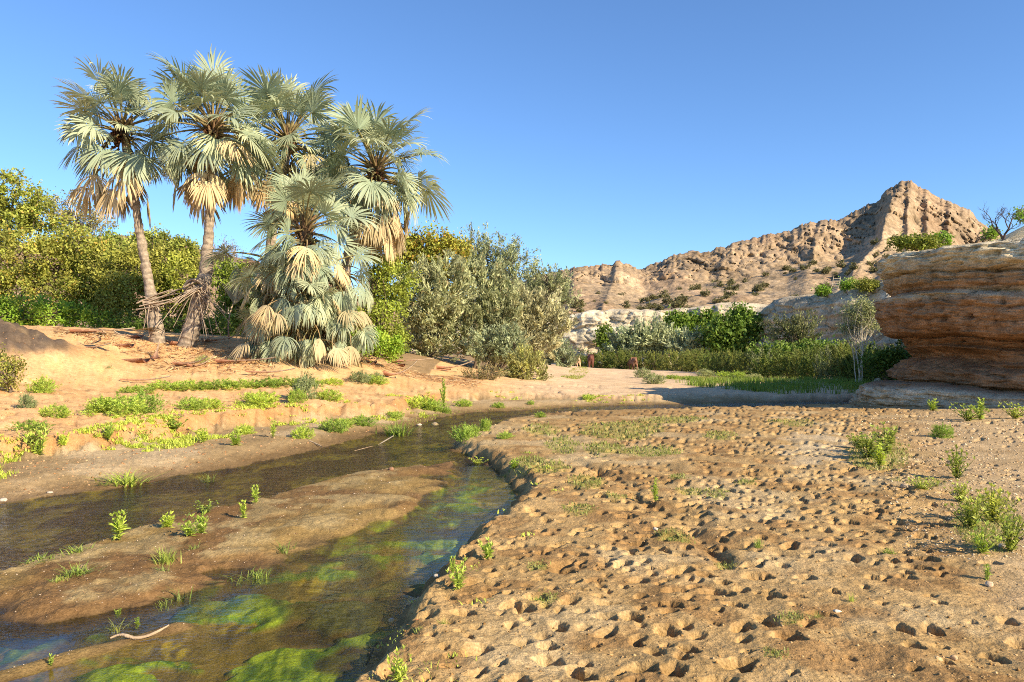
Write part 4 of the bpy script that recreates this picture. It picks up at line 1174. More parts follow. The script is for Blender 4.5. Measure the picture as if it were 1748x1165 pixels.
PG = 'fan palms on the sand bank'
def palm(label, d, path_px, rad, crown_px, seed, n, scale, dry, emin=-25, fruits=2, trunk_col=(.40, .32, .235), hang=6, dd_top=0.0):
    rng = np.random.default_rng(seed)
    base = at(path_px[0][0], path_px[0][1], d)
    base[2] = gz(base[0], base[1]) - .08
    root = empty('palm_tree', base)
    pts = [base * 0]
    for i, (px, py) in enumerate(path_px[1:]):
        q = at(px, py, d + dd_top * (i + 1) / (len(path_px) - 1)); pts.append(q - base)
    palm_trunk(root, pts, rad, rng, trunk_col)
    c = at(*crown_px, d + dd_top) - base
    boots(root, c, rng)
    crown(root, c, rng, n, scale, emin, 85, dry, hang=hang)
    for k in range(fruits): fruit(root, c, rng.uniform(3.4, 6.0), rng)
    return tag(root, label, 'palm', PG), base, c, rng

P1, b1, c1, r1 = palm('leftmost fan palm with a slim bare trunk leaning left', 32.5, [(270, 584), (262, 530), (248, 450), (236, 380), (224, 300), (212, 235)], [.33, .24, .185, .17, .16, .15], (208, 222), 4001, 48, 1.12, 11, -50, 2, hang=5)
P2, b2, c2, r2 = palm('second fan palm with a thick stalk-hung knee in its trunk', 32.3, [(318, 584), (338, 525), (348, 488), (354, 430), (359, 350), (364, 240)], [.37, .33, .27, .175, .16, .15], (364, 218), 4002, 52, 1.16, 16, -50, 1, hang=8)
P3, b3, c3, r3 = palm('tall fan palm standing behind the skirted palm', 35, [(455, 590), (456, 500), (462, 420), (478, 330), (492, 245)], [.34, .28, .22, .20, .18], (492, 238), 4003, 46, 1.18, 14, -48, 1, hang=8)
P4, b4, c4, r4 = palm('rightmost fan palm with a round silvery crown', 35, [(578, 600), (586, 500), (596, 430), (620, 350), (640, 290)], [.34, .28, .23, .21, .19], (642, 290), 4004, 54, 1.18, 18, -50, 2, hang=9)

# the skirted palm in front: several stems from one root, fronds down to the sand
rng5 = np.random.default_rng(4005)
b5 = at(510, 606, 31.0); b5[2] = gz(b5[0], b5[1]) - .08
P5 = empty('palm_tree', b5)
tag(P5, 'bushy skirted fan palm with fronds drooping down to the sand', 'palm', PG)
palm_trunk(P5, [b5 * 0, at(514, 520, 31) - b5, at(520, 440, 31) - b5, at(520, 395, 31) - b5], [.30, .28, .24, .20], rng5, (.20, .13, .08), rough=.3)
c5 = at(520, 392, 31) - b5
boots(P5, c5, rng5, 34, .2, 1.8)
crown(P5, c5, rng5, 34, 1.0, -30, 85, 7, hang=14)
for px, py, dd, nn, hh, dr, sc in [(480, 490, .3, 5, 16, 6, .9), (555, 495, .4, 5, 16, 5, .9), (515, 480, -.7, 4, 16, 5, .9), (450, 440, .9, 5, 12, 6, .95), (585, 450, .8, 5, 13, 4, .95), (500, 535, -.6, 1, 14, 3, .85), (545, 535, -.3, 1, 13, 3, .85), (458, 535, .0, 1, 13, 3, .85), (592, 525, .3, 1, 12, 2, .85), (520, 430, -.3, 4, 14, 5, .95), (490, 460, -.2, 2, 12, 4, .95), (550, 455, -.1, 2, 12, 3, .95)]:
    cc = at(px, py, 31 + dd) - b5
    p = bend_path(np.array([cc[0] * .3, cc[1] * .3, 0]), cc, 7, .1, rng5)
    v, f = tube_vf(p, np.linspace(.17, .1, 7), 7)
    me = mesh_np('stem', v, f, np.tile([.19, .12, .07], (len(v), 1))); me.materials.append(M_BARK); link('stem', me, P5)
    crown(P5, cc, rng5, max(1, nn - 2), sc * .92, -10, 40, dr, .1, hang=hh)

# stalks caught round the two bare trunks
def rel(px, py, d, b): return at(px, py, d) - b
it = []
for k in range(26):
    px0 = 340 + r2.normal() * 8; py0 = 492 + r2.normal() * 10
    s = r2.choice([-1, 1], p=[.55, .45])
    ex = px0 + s * r2.uniform(6, 55); ey = py0 + r2.uniform(30, 95) if s > 0 else py0 + r2.uniform(5, 90)
    it.append((rel(px0, py0, 31.9 + r2.normal() * .15, b2), rel(ex, min(ey, 583), 31.7 + r2.normal() * .3, b2), -.25 * r2.random(), .028))
for k in range(14):
    it.append((rel(318 + r2.uniform(-6, 6), 480 + r2.uniform(0, 24), 32 + r2.normal() * .1, b2), rel(356 + r2.uniform(-4, 6), 482 + r2.uniform(0, 24), 32 + r2.normal() * .1, b2), -.2, .05))
dead_petioles(P2, r2, it)
it = []
for k in range(10):
    it.append((rel(240 + r1.normal() * 8, 518 + r1.normal() * 6, 32.1, b1), rel(300 + r1.uniform(-20, 25), 502 + r1.normal() * 9, 32.1, b1), r1.normal() * .06, .032))
for k in range(7):
    x0 = 255 + r1.normal() * 8
    it.append((rel(x0, 515, 32.1, b1), rel(x0 - r1.uniform(-6, 8), 550 + r1.uniform(0, 30), 32.0, b1), 0, .022))
dead_petioles(P1, r1, it)

# ------------------------------------------------------------------ bare tree, thorn tree, ladder
def bare_tree():
    rng = np.random.default_rng(77)
    d = 26.6
    base = at(1712, 408, d)
    root = empty('tree', base)
    tag(root, 'leafless dark tree standing on top of the big cliff', 'tree')
    k = d / F
    tr, br = MB(), MB()
    dark = np.array([.10, .075, .065])
    def grow(p, dirn, L, r, depth, mb):
        n = 5
        pts = [p]; dd = dirn.copy()
        for i in range(n):
            dd = unit(dd + rng.normal(size=3) * .16 + np.array([0, 0, .05]))
            pts.append(pts[-1] + dd * L / n)
        v, f = tube_vf(np.array(pts), np.linspace(r, r * .55, n + 1), 5); mb.add(v, f, dark * rng.uniform(.8, 1.2))
        if depth == 0: return
        for j in range(3 if depth > 1 else 4):
            q = pts[rng.integers(2, n + 1)] if j else pts[-1]
            nd = unit(dd + rng.normal(size=3) * .62 * np.array([1.2, .8, .7]) + np.array([0, 0, .12]))
            grow(q, nd, L * rng.uniform(.55, .8), r * .5, depth - 1, br)
    for a in (-.35, .30):
        grow(np.array([0, 0, -.1]), unit(np.array([a, .05, 1.0])), 31 * k, .045, 4, tr)
    link('trunk', tr.mesh('trunk', [M_BARK], True), root); link('branches', br.mesh('branches', [M_BARK]), root)
bare_tree()

tree('thorn_tree', 'slender pale-stemmed thorn tree in front of the fluted cliff', 'tree', 44, [(1455, 535, 22, 9), (1485, 530, 20, 8), (1470, 518, 18, 6), (1450, 560, 20, 7), (1492, 555, 18, 7), (1472, 545, 20, 8)],
     5200, .14, .05, [(.38, .40, .16), (.46, .45, .20)], 1081, 1466, None, clump=.42, per=34, trunk_r=.045, bark=(.58, .52, .40), twigs=150, stems=4, shell=.2)

def ladder():
    d = 75.5
    base = at(1428, 491, d); k = d / F
    root = empty('wooden_ladder', base)
    tag(root, 'small pale wooden ladder frame leaning on the fluted cliff top', 'ladder')
    for x0, x1 in ((-9, -3), (3, 9)):
        mb = MB(); v, f = tube_vf(np.array([[x0 * k, 0, -.1], [x1 * k, .25, 19 * k]]), [.035, .03], 5); mb.add(v, f, (.50, .42, .30)); link('rail', mb.mesh('rail', [M_BARK]), root)
    for i in range(4):
        t = (i + .6) / 4.4
        mb = MB(); v, f = tube_vf(np.array([[(-9 + 6 * t) * k, .25 * t, 19 * k * t], [(3 + 6 * t) * k, .25 * t, 19 * k * t]]), [.025, .025], 5); mb.add(v, f, (.50, .42, .30)); link('rung', mb.mesh('rung', [M_BARK]), root)
ladder()

# dry scrub dotted over the hillside
def hill_scrub():
    U, Vv, X, Y, Z = HILL
    rng = np.random.default_rng(91)
    mes = []
    for s in range(3):
        V, Q, c, _, _ = crown_cloud([(0, 0, .8, 1.2, 1.2, .8), (.6, .1, .5, .8, .8, .5)], 260, .5, .3, [(.20, .17, .07), (.15, .15, .055)], 2100 + s, .5, 20)
        me = mesh_np('scrub', V, Q, c); me.materials.append(M_LEAF); mes.append(me)
    for i in range(210):
        u = rng.uniform(950, 1690); v = rng.uniform(.04, .72)
        a = np.abs(U[:, 0] - u).argmin(); b = np.abs(Vv[0] - v).argmin()
        o = link('scrub_bush', mes[i % 3], None, (X[a, b], Y[a, b], Z[a, b] - .2), rng.uniform(0, 6.28))
        k = rng.uniform(.6, 1.7) * (.6 + Y[a, b] / 500); o.scale = (k, k, k)
        tag(o, 'small dry bush dotted on the rocky hillside', 'bush', 'dry scrub on the hillside')
hill_scrub()

# ------------------------------------------------------------------ cows
def cow_mesh():
    me = bpy.data.meshes.new('cow')
    # spine points then legs, head; forward is +Y
    J = {'hip': (0, -.62, 1.08, .27, .30), 'belly': (0, -.1, 1.0, .33, .36), 'chest': (0, .48, 1.02, .27, .34), 'neck': (0, .82, .98, .15, .20), 'head': (0, 1.12, .62, .11, .13), 'muzzle': (0, 1.26, .30, .075, .085),
         'rump': (0, -.80, 1.05, .20, .24), 'tail1': (0, -.93, .98, .035, .035), 'tail2': (0, -.98, .45, .03, .03)}
    for s, k in ((-1, 'l'), (1, 'r')):
        J['hk' + k] = (s * .19, -.62, .72, .13, .17); J['hh' + k] = (s * .18, -.78, .46, .065, .075); J['hf' + k] = (s * .18, -.72, .06, .055, .065)
        J['fk' + k] = (s * .17, .46, .66, .10, .11); J['fh' + k] = (s * .16, .48, .36, .06, .06); J['ff' + k] = (s * .16, .46, .06, .055, .06)
        J['ea' + k] = (s * .24, 1.02, .74, .035, .03)
    keys = list(J)
    E = [('rump', 'hip'), ('hip', 'belly'), ('belly', 'chest'), ('chest', 'neck'), ('neck', 'head'), ('head', 'muzzle'), ('rump', 'tail1'), ('tail1', 'tail2')]
    for k in 'lr': E += [('hip', 'hk' + k), ('hk' + k, 'hh' + k), ('hh' + k, 'hf' + k), ('chest', 'fk' + k), ('fk' + k, 'fh' + k), ('fh' + k, 'ff' + k), ('head', 'ea' + k)]
    me.from_pydata([J[k][:3] for k in keys], [(keys.index(a), keys.index(b)) for a, b in E], [])
    o = bpy.data.objects.new('cow_source', me); col.objects.link(o)
    o.modifiers.new('skin', 'SKIN'); 
    if not me.skin_vertices: me.skin_vertices.new()
    sv = me.skin_vertices[0].data
    for i, k in enumerate(keys):
        sv[i].radius = J[k][3:5]; sv[i].use_root = (k == 'belly')
    ss = o.modifiers.new('sub', 'SUBSURF'); ss.levels = 2; ss.render_levels = 2
    bpy.context.view_layer.update()
    dg = bpy.context.evaluated_depsgraph_get()
    m2 = bpy.data.meshes.new_from_object(o.evaluated_get(dg))
    bpy.data.objects.remove(o)
    m2.name = 'cow'
    for p in m2.polygons: p.use_smooth = True
    return m2
def hide_mat(name, c):
    m, nt, nd, lk = new_mat(name)
    out = N(nd, 'ShaderNodeOutputMaterial'); p = N(nd, 'ShaderNodeBsdfPrincipled'); lk.new(p.outputs[0], out.inputs[0])
    tc = N(nd, 'ShaderNodeTexCoord')
    n = noise(nd, lk, 3.0, 4, .6, tc.outputs['Object'])
    lk.new(mixrgb(nd, lk, c, ramp(nd, lk, n, [(.35, (.75, .75, .75)), (.65, (1.2, 1.2, 1.2))]), 1.0), p.inputs['Base Color'])
    p.inputs['Roughness'].default_value = .75
    return m
cow_me = cow_mesh()
for px, py, rz, c, lab in [(983, 631, .35, (.56, .34, .19), 'pale tan cow grazing beside the grey-green shrub'),
                           (1009, 634, -.15, (.13, .04, .02), 'dark red-brown cow standing on the sand flat, seen from behind'),
                           (1080, 632.5, .25, (.22, .10, .05), 'brown and white cow in front of the dense shrub row'),
                           (1166, 633.5, .4, (.50, .33, .20), 'tan cow half hidden among low weeds by the shrub row')]:
    p = on(px, py, .16); p[2] = gz(p[0], p[1])
    me = cow_me.copy(); me.materials.clear(); me.materials.append(hide_mat('cow_hide', c))
    o = link('cow', me, None, (p[0], p[1], p[2] - .02), rz)
    tag(o, lab, 'cow', 'cows grazing on the riverbed')

# ------------------------------------------------------------------ weeds
def lance(n, rng, base, axis, L, Wd, bend, colr):
    """lance-shaped leaves of two quads, bent over"""
    V, Fc, C = [], [], []
    up = np.array([0, 0, 1.0])
    for i in range(n):
        a = axis[i]; s = unit(np.cross(a, up + rng.normal(size=3) * .25)); l = L[i]; w = Wd[i]
        nrm = np.cross(s, a)
        b = bend * l
        p0 = base[i]; p1 = p0 + a * l * .45 + nrm * 0; p2 = p0 + a * l - up * b
        k = len(V)
        V += [p0 - s * w * .12, p0 + s * w * .12, p1 + s * w * .5, p1 - s * w * .5, p2 + s * w * .06, p2 - s * w * .06]
        Fc += [[k, k + 1, k + 2, k + 3], [k + 3, k + 2, k + 4, k + 5]]
        c = np.array(colr[0]) * (1 - (u := rng.random())) + np.array(colr[1]) * u
        C += [c * rng.uniform(.82, 1.18)] * 6
    return np.array(V), np.array(Fc), np.array(C)

def leafy(seed, stems=9, per=18, L=.40, Wd=.10, colr=((.42, .55, .07), (.58, .66, .13)), spread=.55):
    rng = np.random.default_rng(seed); mb = MB()
    for s in range(stems):
        phi = s * 2.4 + rng.normal() * .3; lean = spread * rng.uniform(.15, 1.0)
        h = rng.uniform(.6, 1.0) * (1 - .35 * lean)
        t = np.linspace(0, 1, 6)
        P = np.stack([np.cos(phi) * lean * t ** 1.2 * .8 + rng.normal() * .03, np.sin(phi) * lean * t ** 1.2 * .8 + rng.normal() * .03, h * t], 1)
        v, f = tube_vf(P, np.linspace(.014, .006, 6), 4); mb.add(v, f, (.16, .19, .05))
        tt = np.sort(rng.uniform(.12, 1.0, per)); tt[-4:] = 1
        B = np.stack([np.interp(tt, t, P[:, k]) for k in range(3)], 1)
        ph = np.arange(per) * 2.4 + rng.normal(size=per) * .3
        el = np.radians(np.interp(tt, [0, 1], [15, 55]) + rng.normal(size=per) * 12)
        A = np.stack([np.cos(ph) * np.cos(el), np.sin(ph) * np.cos(el), np.sin(el)], 1)
        Ls = L * rng.uniform(.6, 1.15, per) * np.interp(tt, [0, .5, 1], [.8, 1, .7])
        V, Fc, C = lance(per, rng, B, A, Ls, np.full(per, Wd) * rng.uniform(.8, 1.2, per), .16, colr)
        mb.add(V, Fc, C)
    return mb.mesh('weed', [M_WEED])

def feathery(seed, colr, n=6500, L=.062, Wd=.020):
    rng = np.random.default_rng(seed)
    lob = [(0, 0, .32, .42, .42, .45), (.28, .1, .25, .3, .3, .33), (-.27, -.05, .25, .3, .3, .34), (.02, -.28, .2, .32, .25, .3)]
    V, Q, c, Cc, d = crown_cloud(lob, n, L, Wd, colr, seed, .10, 26, .9, .45, spray=True)
    V[:, 2] = np.maximum(V[:, 2], -.02)
    me = mesh_np('weed', V, Q, c); me.materials.append(M_WEED)
    return me

def tuft(seed, n=70, colr=((.32, .43, .06), (.48, .52, .12)), spread=.5):
    rng = np.random.default_rng(seed); mb = MB()
    for i in range(n):
        phi = rng.uniform(0, 6.28); lean = rng.random() ** .7 * spread * 1.1; h = rng.uniform(.35, 1)
        b = rng.normal(size=2) * .16
        t = np.linspace(0, 1, 4)[:, None]
        P = np.hstack([b[0] + np.cos(phi) * lean * t ** 1.7 * .8, b[1] + np.sin(phi) * lean * t ** 1.7 * .8, h * t * (1 - .25 * lean * t)])
        s = np.array([-math.sin(phi), math.cos(phi), 0]); w = (np.array([.016, .014, .010, .002]) * rng.uniform(.7, 1.5))[:, None]
        V = np.stack([P - s * w, P + s * w], 1).reshape(-1, 3)
        Fc = [[2 * k, 2 * k + 1, 2 * k + 3, 2 * k + 2] for k in range(3)]
        u = rng.random(); mb.add(V, Fc, np.array(colr[0]) * (1 - u) + np.array(colr[1]) * u)
    return mb.mesh('grass_tuft', [M_WEED])

LEAFY = [leafy(5001), leafy(5002, 12, 14, .30, .07, spread=.75), leafy(5003, 7, 18, .36, .085, spread=.4), leafy(5004, 14, 14, .26, .06, ((.38, .47, .07), (.52, .58, .12)), .9)]
FEAT = [feathery(5101, [(.40, .53, .075), (.52, .61, .11)]), feathery(5102, [(.35, .48, .075), (.46, .55, .11)]), feathery(5103, [(.36, .40, .17), (.45, .48, .22)])]
TALL = [leafy(5201, 9, 28, .22, .055, spread=.35), leafy(5202, 14, 26, .19, .05, ((.42, .48, .07), (.56, .59, .12)), .6)]
TUFT = [tuft(5301), tuft(5302, 110, spread=.8), tuft(5303, 30, ((.26, .33, .05), (.40, .42, .12)), .9)]

wr = np.random.default_rng(55)
WG = {'l': 'leafy weeds', 'f': 'feathery weed mounds', 't': 'tall leafy weeds', 'g': 'grass tufts'}
def weed(kind, px, py, w, h, label, var=None):
    p = pix(px, py); k = p[1] / F
    lst = {'l': LEAFY, 'f': FEAT, 't': TALL, 'g': TUFT}[kind]
    me = lst[int(wr.integers(len(lst))) if var is None else var]
    wid = {'l': 1.25, 'f': 1.15, 't': .8, 'g': 1.0}[kind]
    if kind == 'f' and var is None: me = lst[int(wr.integers(2))]
    z = p[2] - .02 + max(0, 0 if p[2] > W0 - .03 else W0 - .03 - p[2])
    s = 1.2 * w * k / wid; hs = 1.12 * h * k
    o = link('grass_tuft' if kind == 'g' else 'weed_plant', me, None, (p[0], p[1] + s * .2, z), wr.uniform(0, 6.28))
    o.scale = (s, s, hs)
    tag(o, label, 'grass' if kind == 'g' else 'plant', WG[kind])
    return o

# left bank
weed('f', 195, 712, 95, 46, 'widest feathery green weed mound on the left sand terrace', 0)
weed('f', 245, 706, 60, 44, 'feathery weed joined to the right end of the widest mound', 1)
weed('f', 165, 708, 50, 34, 'low feathery weed at the left end of the widest mound', 0)
weed('f', 320, 700, 55, 26, 'low feathery weed right of the widest mound on the terrace', 1)
weed('f', 352, 697, 44, 22, 'small flat weed touching the low feathery one on the terrace', 0)
weed('f', 442, 694, 74, 32, 'rounded feathery weed mound midway along the terrace edge', 0)
weed('f', 520, 684, 46, 56, 'tallest grey-green weed on the terrace, left of the round green one', 2)
weed('f', 505, 688, 30, 30, 'green weed at the left foot of the grey-green tall weed', 0)
weed('f', 560, 684, 44, 24, 'small round green weed right of the tall grey-green weed', 1)
weed('f', 88, 713, 46, 28, 'small bright weed alone left of the widest mound', 0)
weed('f', 40, 738, 62, 24, 'low weeds on the terrace lip near the left picture edge', 1)
weed('l', 62, 782, 46, 56, 'lush leafy weed hanging over the cut bank at far left', 1)
weed('l', 48, 764, 40, 40, 'leafy weed just above the lush one on the left cut bank', 3)
weed('l', 105, 772, 24, 28, 'slim leafy weed on the cut bank right of the lush one', 0)
for i, (px, py, w, h) in enumerate([(228, 672, 50, 18), (280, 668, 60, 22), (320, 668, 64, 24), (365, 668, 64, 24), (405, 666, 60, 22), (445, 664, 60, 22), (485, 662, 60, 22), (530, 660, 34, 16), (565, 658, 34, 16), (640, 656, 40, 18)]):
    weed('f', px, py, w, h, '%s low green weed in the long weed band across the sand behind the terrace' % ORD[i], i % 2)
weed('f', 610, 655, 40, 26, 'pale grey-green shrublet at the right end of the weed band', 2)
weed('f', 640, 652, 30, 20, 'grey shrublet beside the curved fallen palm sheath', 2)
weed('f', 345, 622, 22, 18, 'tiny silvery weed on the bare sand below the palms', 2)
weed('f', 186, 640, 20, 18, 'tiny silvery weed alone on the bare sand at left', 2)
weed('f', 395, 620, 26, 10, 'thin dry-green weed under the second palm', 2)
weed('f', 70, 672, 44, 34, 'yellow-green bushy weed beside the dark ash', 1)
weed('f', 40, 700, 30, 34, 'wispy grey weed on the sand left of the small bright weed', 2)
weed('l', 182, 756, 26, 26, 'leafy weed on the cut bank below the widest mound', 0)
weed('l', 240, 752, 34, 20, 'leafy weed beside the dark hollow in the cut bank', 3)
weed('l', 292, 738, 50, 22, 'spreading dark green weed rooted on the cut bank', 1)
weed('l', 345, 757, 30, 24, 'pale leafy weed on the bench below the spreading one', 2)
weed('l', 400, 762, 32, 24, 'leafy weed on the damp bench near the stream', 0)
weed('f', 412, 742, 36, 20, 'feathery clump on the bench behind the leafy weed', 0)
weed('l', 465, 748, 20, 28, 'upright weed on the bench below the rounded mound', 2)
weed('f', 515, 750, 36, 28, 'round feathery weed on the bench close to the stream edge', 0)
weed('f', 568, 738, 44, 28, 'feathery weed pair on the bench beneath the terrace corner', 1)
weed('f', 592, 730, 30, 20, 'smaller weed of the pair beneath the terrace corner', 0)
weed('f', 622, 728, 38, 22, 'weed on the bench right of the pair', 1)
weed('f', 675, 716, 36, 18, 'flat weed just below the terrace corner', 0)
weed('g', 675, 746, 50, 26, 'grass tuft standing in the stream by a pale stick', 1)
weed('f', 715, 700, 50, 30, 'large feathery weed at the outer bend of the stream', 0)
weed('f', 740, 702, 40, 24, 'feathery weed filling the right side of the bend clump', 1)
weed('t', 757, 694, 18, 42, 'tall narrow weed spire at the stream bend', 0)
weed('f', 760, 706, 22, 14, 'small weed at the foot of the spire by the water', 0)
weed('f', 792, 695, 26, 16, 'low weed on the bank right of the spire', 1)
weed('f', 850, 697, 24, 12, 'small weed on the far bank above the narrowing stream', 0)
weed('f', 1006, 684, 30, 14, 'bright small weed on the far bank near the shadow', 0)
weed('f', 905, 692, 14, 10, 'tiny weed on the far bank beyond the plateau tip', 1)
weed('g', 205, 830, 66, 26, 'bushy grass tuft at the left water margin', 1)
weed('g', 178, 832, 34, 18, 'thin grass blades left of the bushy margin tuft', 2)
weed('g', 352, 826, 30, 18, 'wispy grass standing in the middle of the stream', 2)
# right bank of the stream and the sandbar
weed('f', 788, 754, 44, 34, 'bushy weed on the muddy point where the stream divides', 1)
weed('f', 806, 744, 26, 24, 'weed behind the bushy one on the muddy point', 0)
weed('f', 830, 736, 22, 28, 'upright weed on the muddy point, furthest upstream', 0)
weed('f', 864, 750, 28, 16, 'low weed inland of the muddy point', 1)
weed('f', 922, 712, 20, 12, 'small weed at the thin end of the mud flat by the water', 0)
weed('l', 815, 796, 28, 16, 'flat rosette weed on the pool bank by the dark hollow', 3)
weed('l', 878, 800, 24, 16, 'small leafy weed on the crumbling pool bank', 0)
weed('l', 198, 924, 52, 46, 'large pale leafy weed on the sandbar, leftmost', 2)
weed('l', 283, 902, 34, 24, 'leafy weed on the sandbar between the two largest', 0)
weed('l', 318, 918, 50, 36, 'broad leafy weed cluster in the middle of the sandbar', 1)
weed('l', 342, 912, 30, 34, 'right half of the broad sandbar weed cluster', 0)
weed('l', 350, 876, 36, 22, 'sprawling weed at the water edge above the pale hump', 3)
weed('l', 434, 860, 26, 30, 'upright pale weed furthest right on the sandbar', 2)
weed('l', 414, 886, 24, 30, 'weed on the pale hump of the sandbar', 2)
weed('l', 85, 1140, 16, 24, 'single tiny seedling on wet sand, lower left', 2)
weed('l', 233, 1078, 16, 18, 'tiny seedling behind the bleached driftwood', 2)
weed('l', 200, 1056, 14, 14, 'tiny seedling in the shallows behind the driftwood', 0)
weed('g', 405, 1000, 60, 26, 'grass tuft growing in the puddled side of the sandbar', 2)
weed('g', 440, 998, 40, 22, 'grass tuft right of the puddles', 0)
weed('g', 300, 1036, 50, 34, 'few arching grass blades by the blue puddle', 2)
weed('g', 280, 1042, 26, 16, 'short dense grass by the blue puddle', 0)
weed('g', 280, 962, 34, 30, 'short grass patch on the brown sandbar below the broad weed', 1)
weed('g', 275, 975, 26, 20, 'straggling grass beside the first puddle', 2)
weed('g', 125, 985, 46, 22, 'mossy grass patch on the left part of the sandbar', 1)
weed('g', 95, 995, 28, 14, 'small mossy grass beside the larger patch', 0)
weed('g', 480, 945, 38, 26, 'wispy grass above the algae pool', 2)
weed('g', 190, 1085, 40, 20, 'thin grass left of the driftwood', 2)
weed('g', 330, 938, 26, 16, 'thin grass below the broad weed cluster', 2)
weed('g', 60, 962, 60, 14, 'low grass fringe along the left sandbar edge', 0)
weed('g', 130, 945, 50, 14, 'low grass fringe right of the left one', 0)
# mud flat
weed('l', 782, 1008, 46, 54, 'bright leafy weed on the mud edge beside the pool', 1)
weed('l', 772, 985, 22, 34, 'upright shoot behind the bright pool-edge weed', 2)
weed('l', 832, 954, 36, 30, 'leafy weed on the mud further back along the pool edge', 0)
weed('l', 678, 1168, 52, 58, 'pale leafy weed at the bottom edge of the picture', 1)
weed('t', 1120, 856, 20, 36, 'single upright weed in the middle of the trampled mud', 0)
weed('t', 1490, 786, 46, 44, 'left part of the sprawling yellow-green weed on the flat', 1)
weed('t', 1520, 778, 50, 52, 'right part of the sprawling yellow-green weed on the flat', 1)
weed('t', 1508, 796, 40, 34, 'front part of the sprawling yellow-green weed on the flat', 0)
weed('t', 1470, 766, 36, 26, 'back part of the sprawling yellow-green weed on the flat', 1)
weed('f', 1615, 748, 36, 30, 'round yellow-green weed alone on the gravel', 0)
weed('l', 1658, 720, 50, 34, 'bushy weed near the cliff foot, left of two', 3)
weed('t', 1680, 718, 34, 34, 'upright side of the bushy weed near the cliff foot', 0)
weed('l', 1738, 716, 44, 32, 'bushy weed at the right edge under the cliff', 3)
weed('l', 1595, 702, 26, 18, 'shaded small weed against the cliff foot', 0)
weed('t', 1640, 818, 34, 54, 'tall feathery yellow-green weed on the gravel', 1)
weed('t', 1645, 858, 32, 36, 'weed below the tall one on the gravel', 1)
weed('l', 1578, 838, 40, 26, 'low leafy weed at the edge of the trampled mud', 3)
weed('g', 1535, 825, 26, 16, 'sparse grass beside the low leafy weed', 2)
weed('t', 1665, 905, 50, 60, 'spreading weed left in the big patch at right', 1)
weed('t', 1705, 895, 50, 64, 'spreading weed behind in the big patch at right', 1)
weed('t', 1735, 945, 50, 70, 'spreading weed at the picture edge in the big patch', 1)
weed('l', 1682, 950, 56, 54, 'darkest lush weed at the front of the big patch', 1)
weed('l', 1688, 990, 24, 26, 'little weed below the big patch', 2)
weed('g', 1395, 1062, 26, 20, 'small grass tuft among deep hoofprints', 0)
weed('g', 1455, 1030, 14, 22, 'thin grass tuft on the trampled mud', 0)
weed('g', 1295, 935, 16, 22, 'dark grass tuft in a hoofprint', 0)
weed('g', 915, 1032, 34, 14, 'bright short grass on the mud near the pool', 0)
weed('g', 1520, 945, 26, 12, 'short grass between hoofprints left of the big patch', 0)
weed('g', 720, 1080, 22, 12, 'tiny grass on the mud edge by the pool', 0)
weed('g', 755, 1070, 20, 18, 'short grass tuft on the muddy rim by the pool', 0)
# far flat
weed('f', 1118, 656, 34, 22, 'pale grey-green shrublet on the sand flat', 2)
weed('f', 1098, 645, 26, 20, 'grey-green shrublet behind the pale one on the sand flat', 2)
for i, (px, py, w, h) in enumerate([(1150, 648, 26, 10), (1180, 650, 30, 10), (1205, 644, 34, 16), (1235, 645, 30, 14), (1262, 647, 30, 16), (1290, 650, 30, 14)]):
    weed('f', px, py, w, h, '%s low weed from the left in the fringe before the dense shrub row' % ORD[i], i % 3)

# ------------------------------------------------------------------ palm litter and wood
def boot_mesh(seed, L=1.3, curl=.25, sheath=True):
    rng = np.random.default_rng(seed); mb = MB()
    n = 12; t = np.linspace(0, 1, n)
    P = np.stack([t * L, .08 * np.sin(t * 3) * L, .06 + curl * (t - .3) ** 2 * L], 1)
    w = np.interp(t, [0, .12, .3, .5, 1], [.16, .15, .07, .035, .018]) if sheath else np.interp(t, [0, 1], [.035, .015])
    V, Fc = [], []
    for i in range(n):
        for a in (-1, -.5, 0, .5, 1):
            V.append(P[i] + np.array([0, a * w[i], -w[i] * .7 * (1 - a * a) * .8]))
        for a in (1, .5, 0, -.5, -1):
            V.append(P[i] + np.array([0, a * w[i] * .95, -w[i] * .7 * (1 - a * a) * .8 + .03]))
    for i in range(n - 1):
        for k in range(10): Fc.append([i * 10 + k, i * 10 + (k + 1) % 10, (i + 1) * 10 + (k + 1) % 10, (i + 1) * 10 + k])
    Fc += [[0, 1, 8, 9], [1, 2, 7, 8], [2, 3, 6, 7], [3, 4, 5, 6]]
    tt = np.repeat(t, 10)[:, None]
    c = np.array([.34, .15, .085]) * (1 - tt) + np.array([.50, .40, .27]) * tt
    mb.add(V, Fc, c * rng.uniform(.85, 1.1))
    return mb.mesh('stalk', [M_BARK])
def flat_fan(seed):
    rng = np.random.default_rng(seed); mb = MB()
    for i in range(24):
        a = rng.normal() * .32
        n = 5; t = np.linspace(0, 1, n); L = rng.uniform(.7, 1.25)
        P = np.stack([np.cos(a) * t * L, np.sin(a) * t * L + rng.normal() * .04 * t, .05 + rng.uniform(-.03, .12) * t + .04 * np.sin(t * 3)], 1)
        s = np.array([-math.sin(a), math.cos(a), 0]); w = np.array([.012, .026, .03, .02, .003])[:, None]
        V = np.stack([P - s * w, P + s * w], 1).reshape(-1, 3)
        mb.add(V, [[2 * k, 2 * k + 1, 2 * k + 3, 2 * k + 2] for k in range(n - 1)], np.array([.62, .48, .27]) * rng.uniform(.7, 1.15))
    return mb.mesh('dry_blade', [M_DRY])
BOOT = [boot_mesh(1, 1.3, .35), boot_mesh(2, 1.9, .10), boot_mesh(3, 1.0, .8), boot_mesh(4, 1.7, .15, False)]
FANS = [flat_fan(11), flat_fan(12)]
LG = 'fallen palm fronds on the sand'
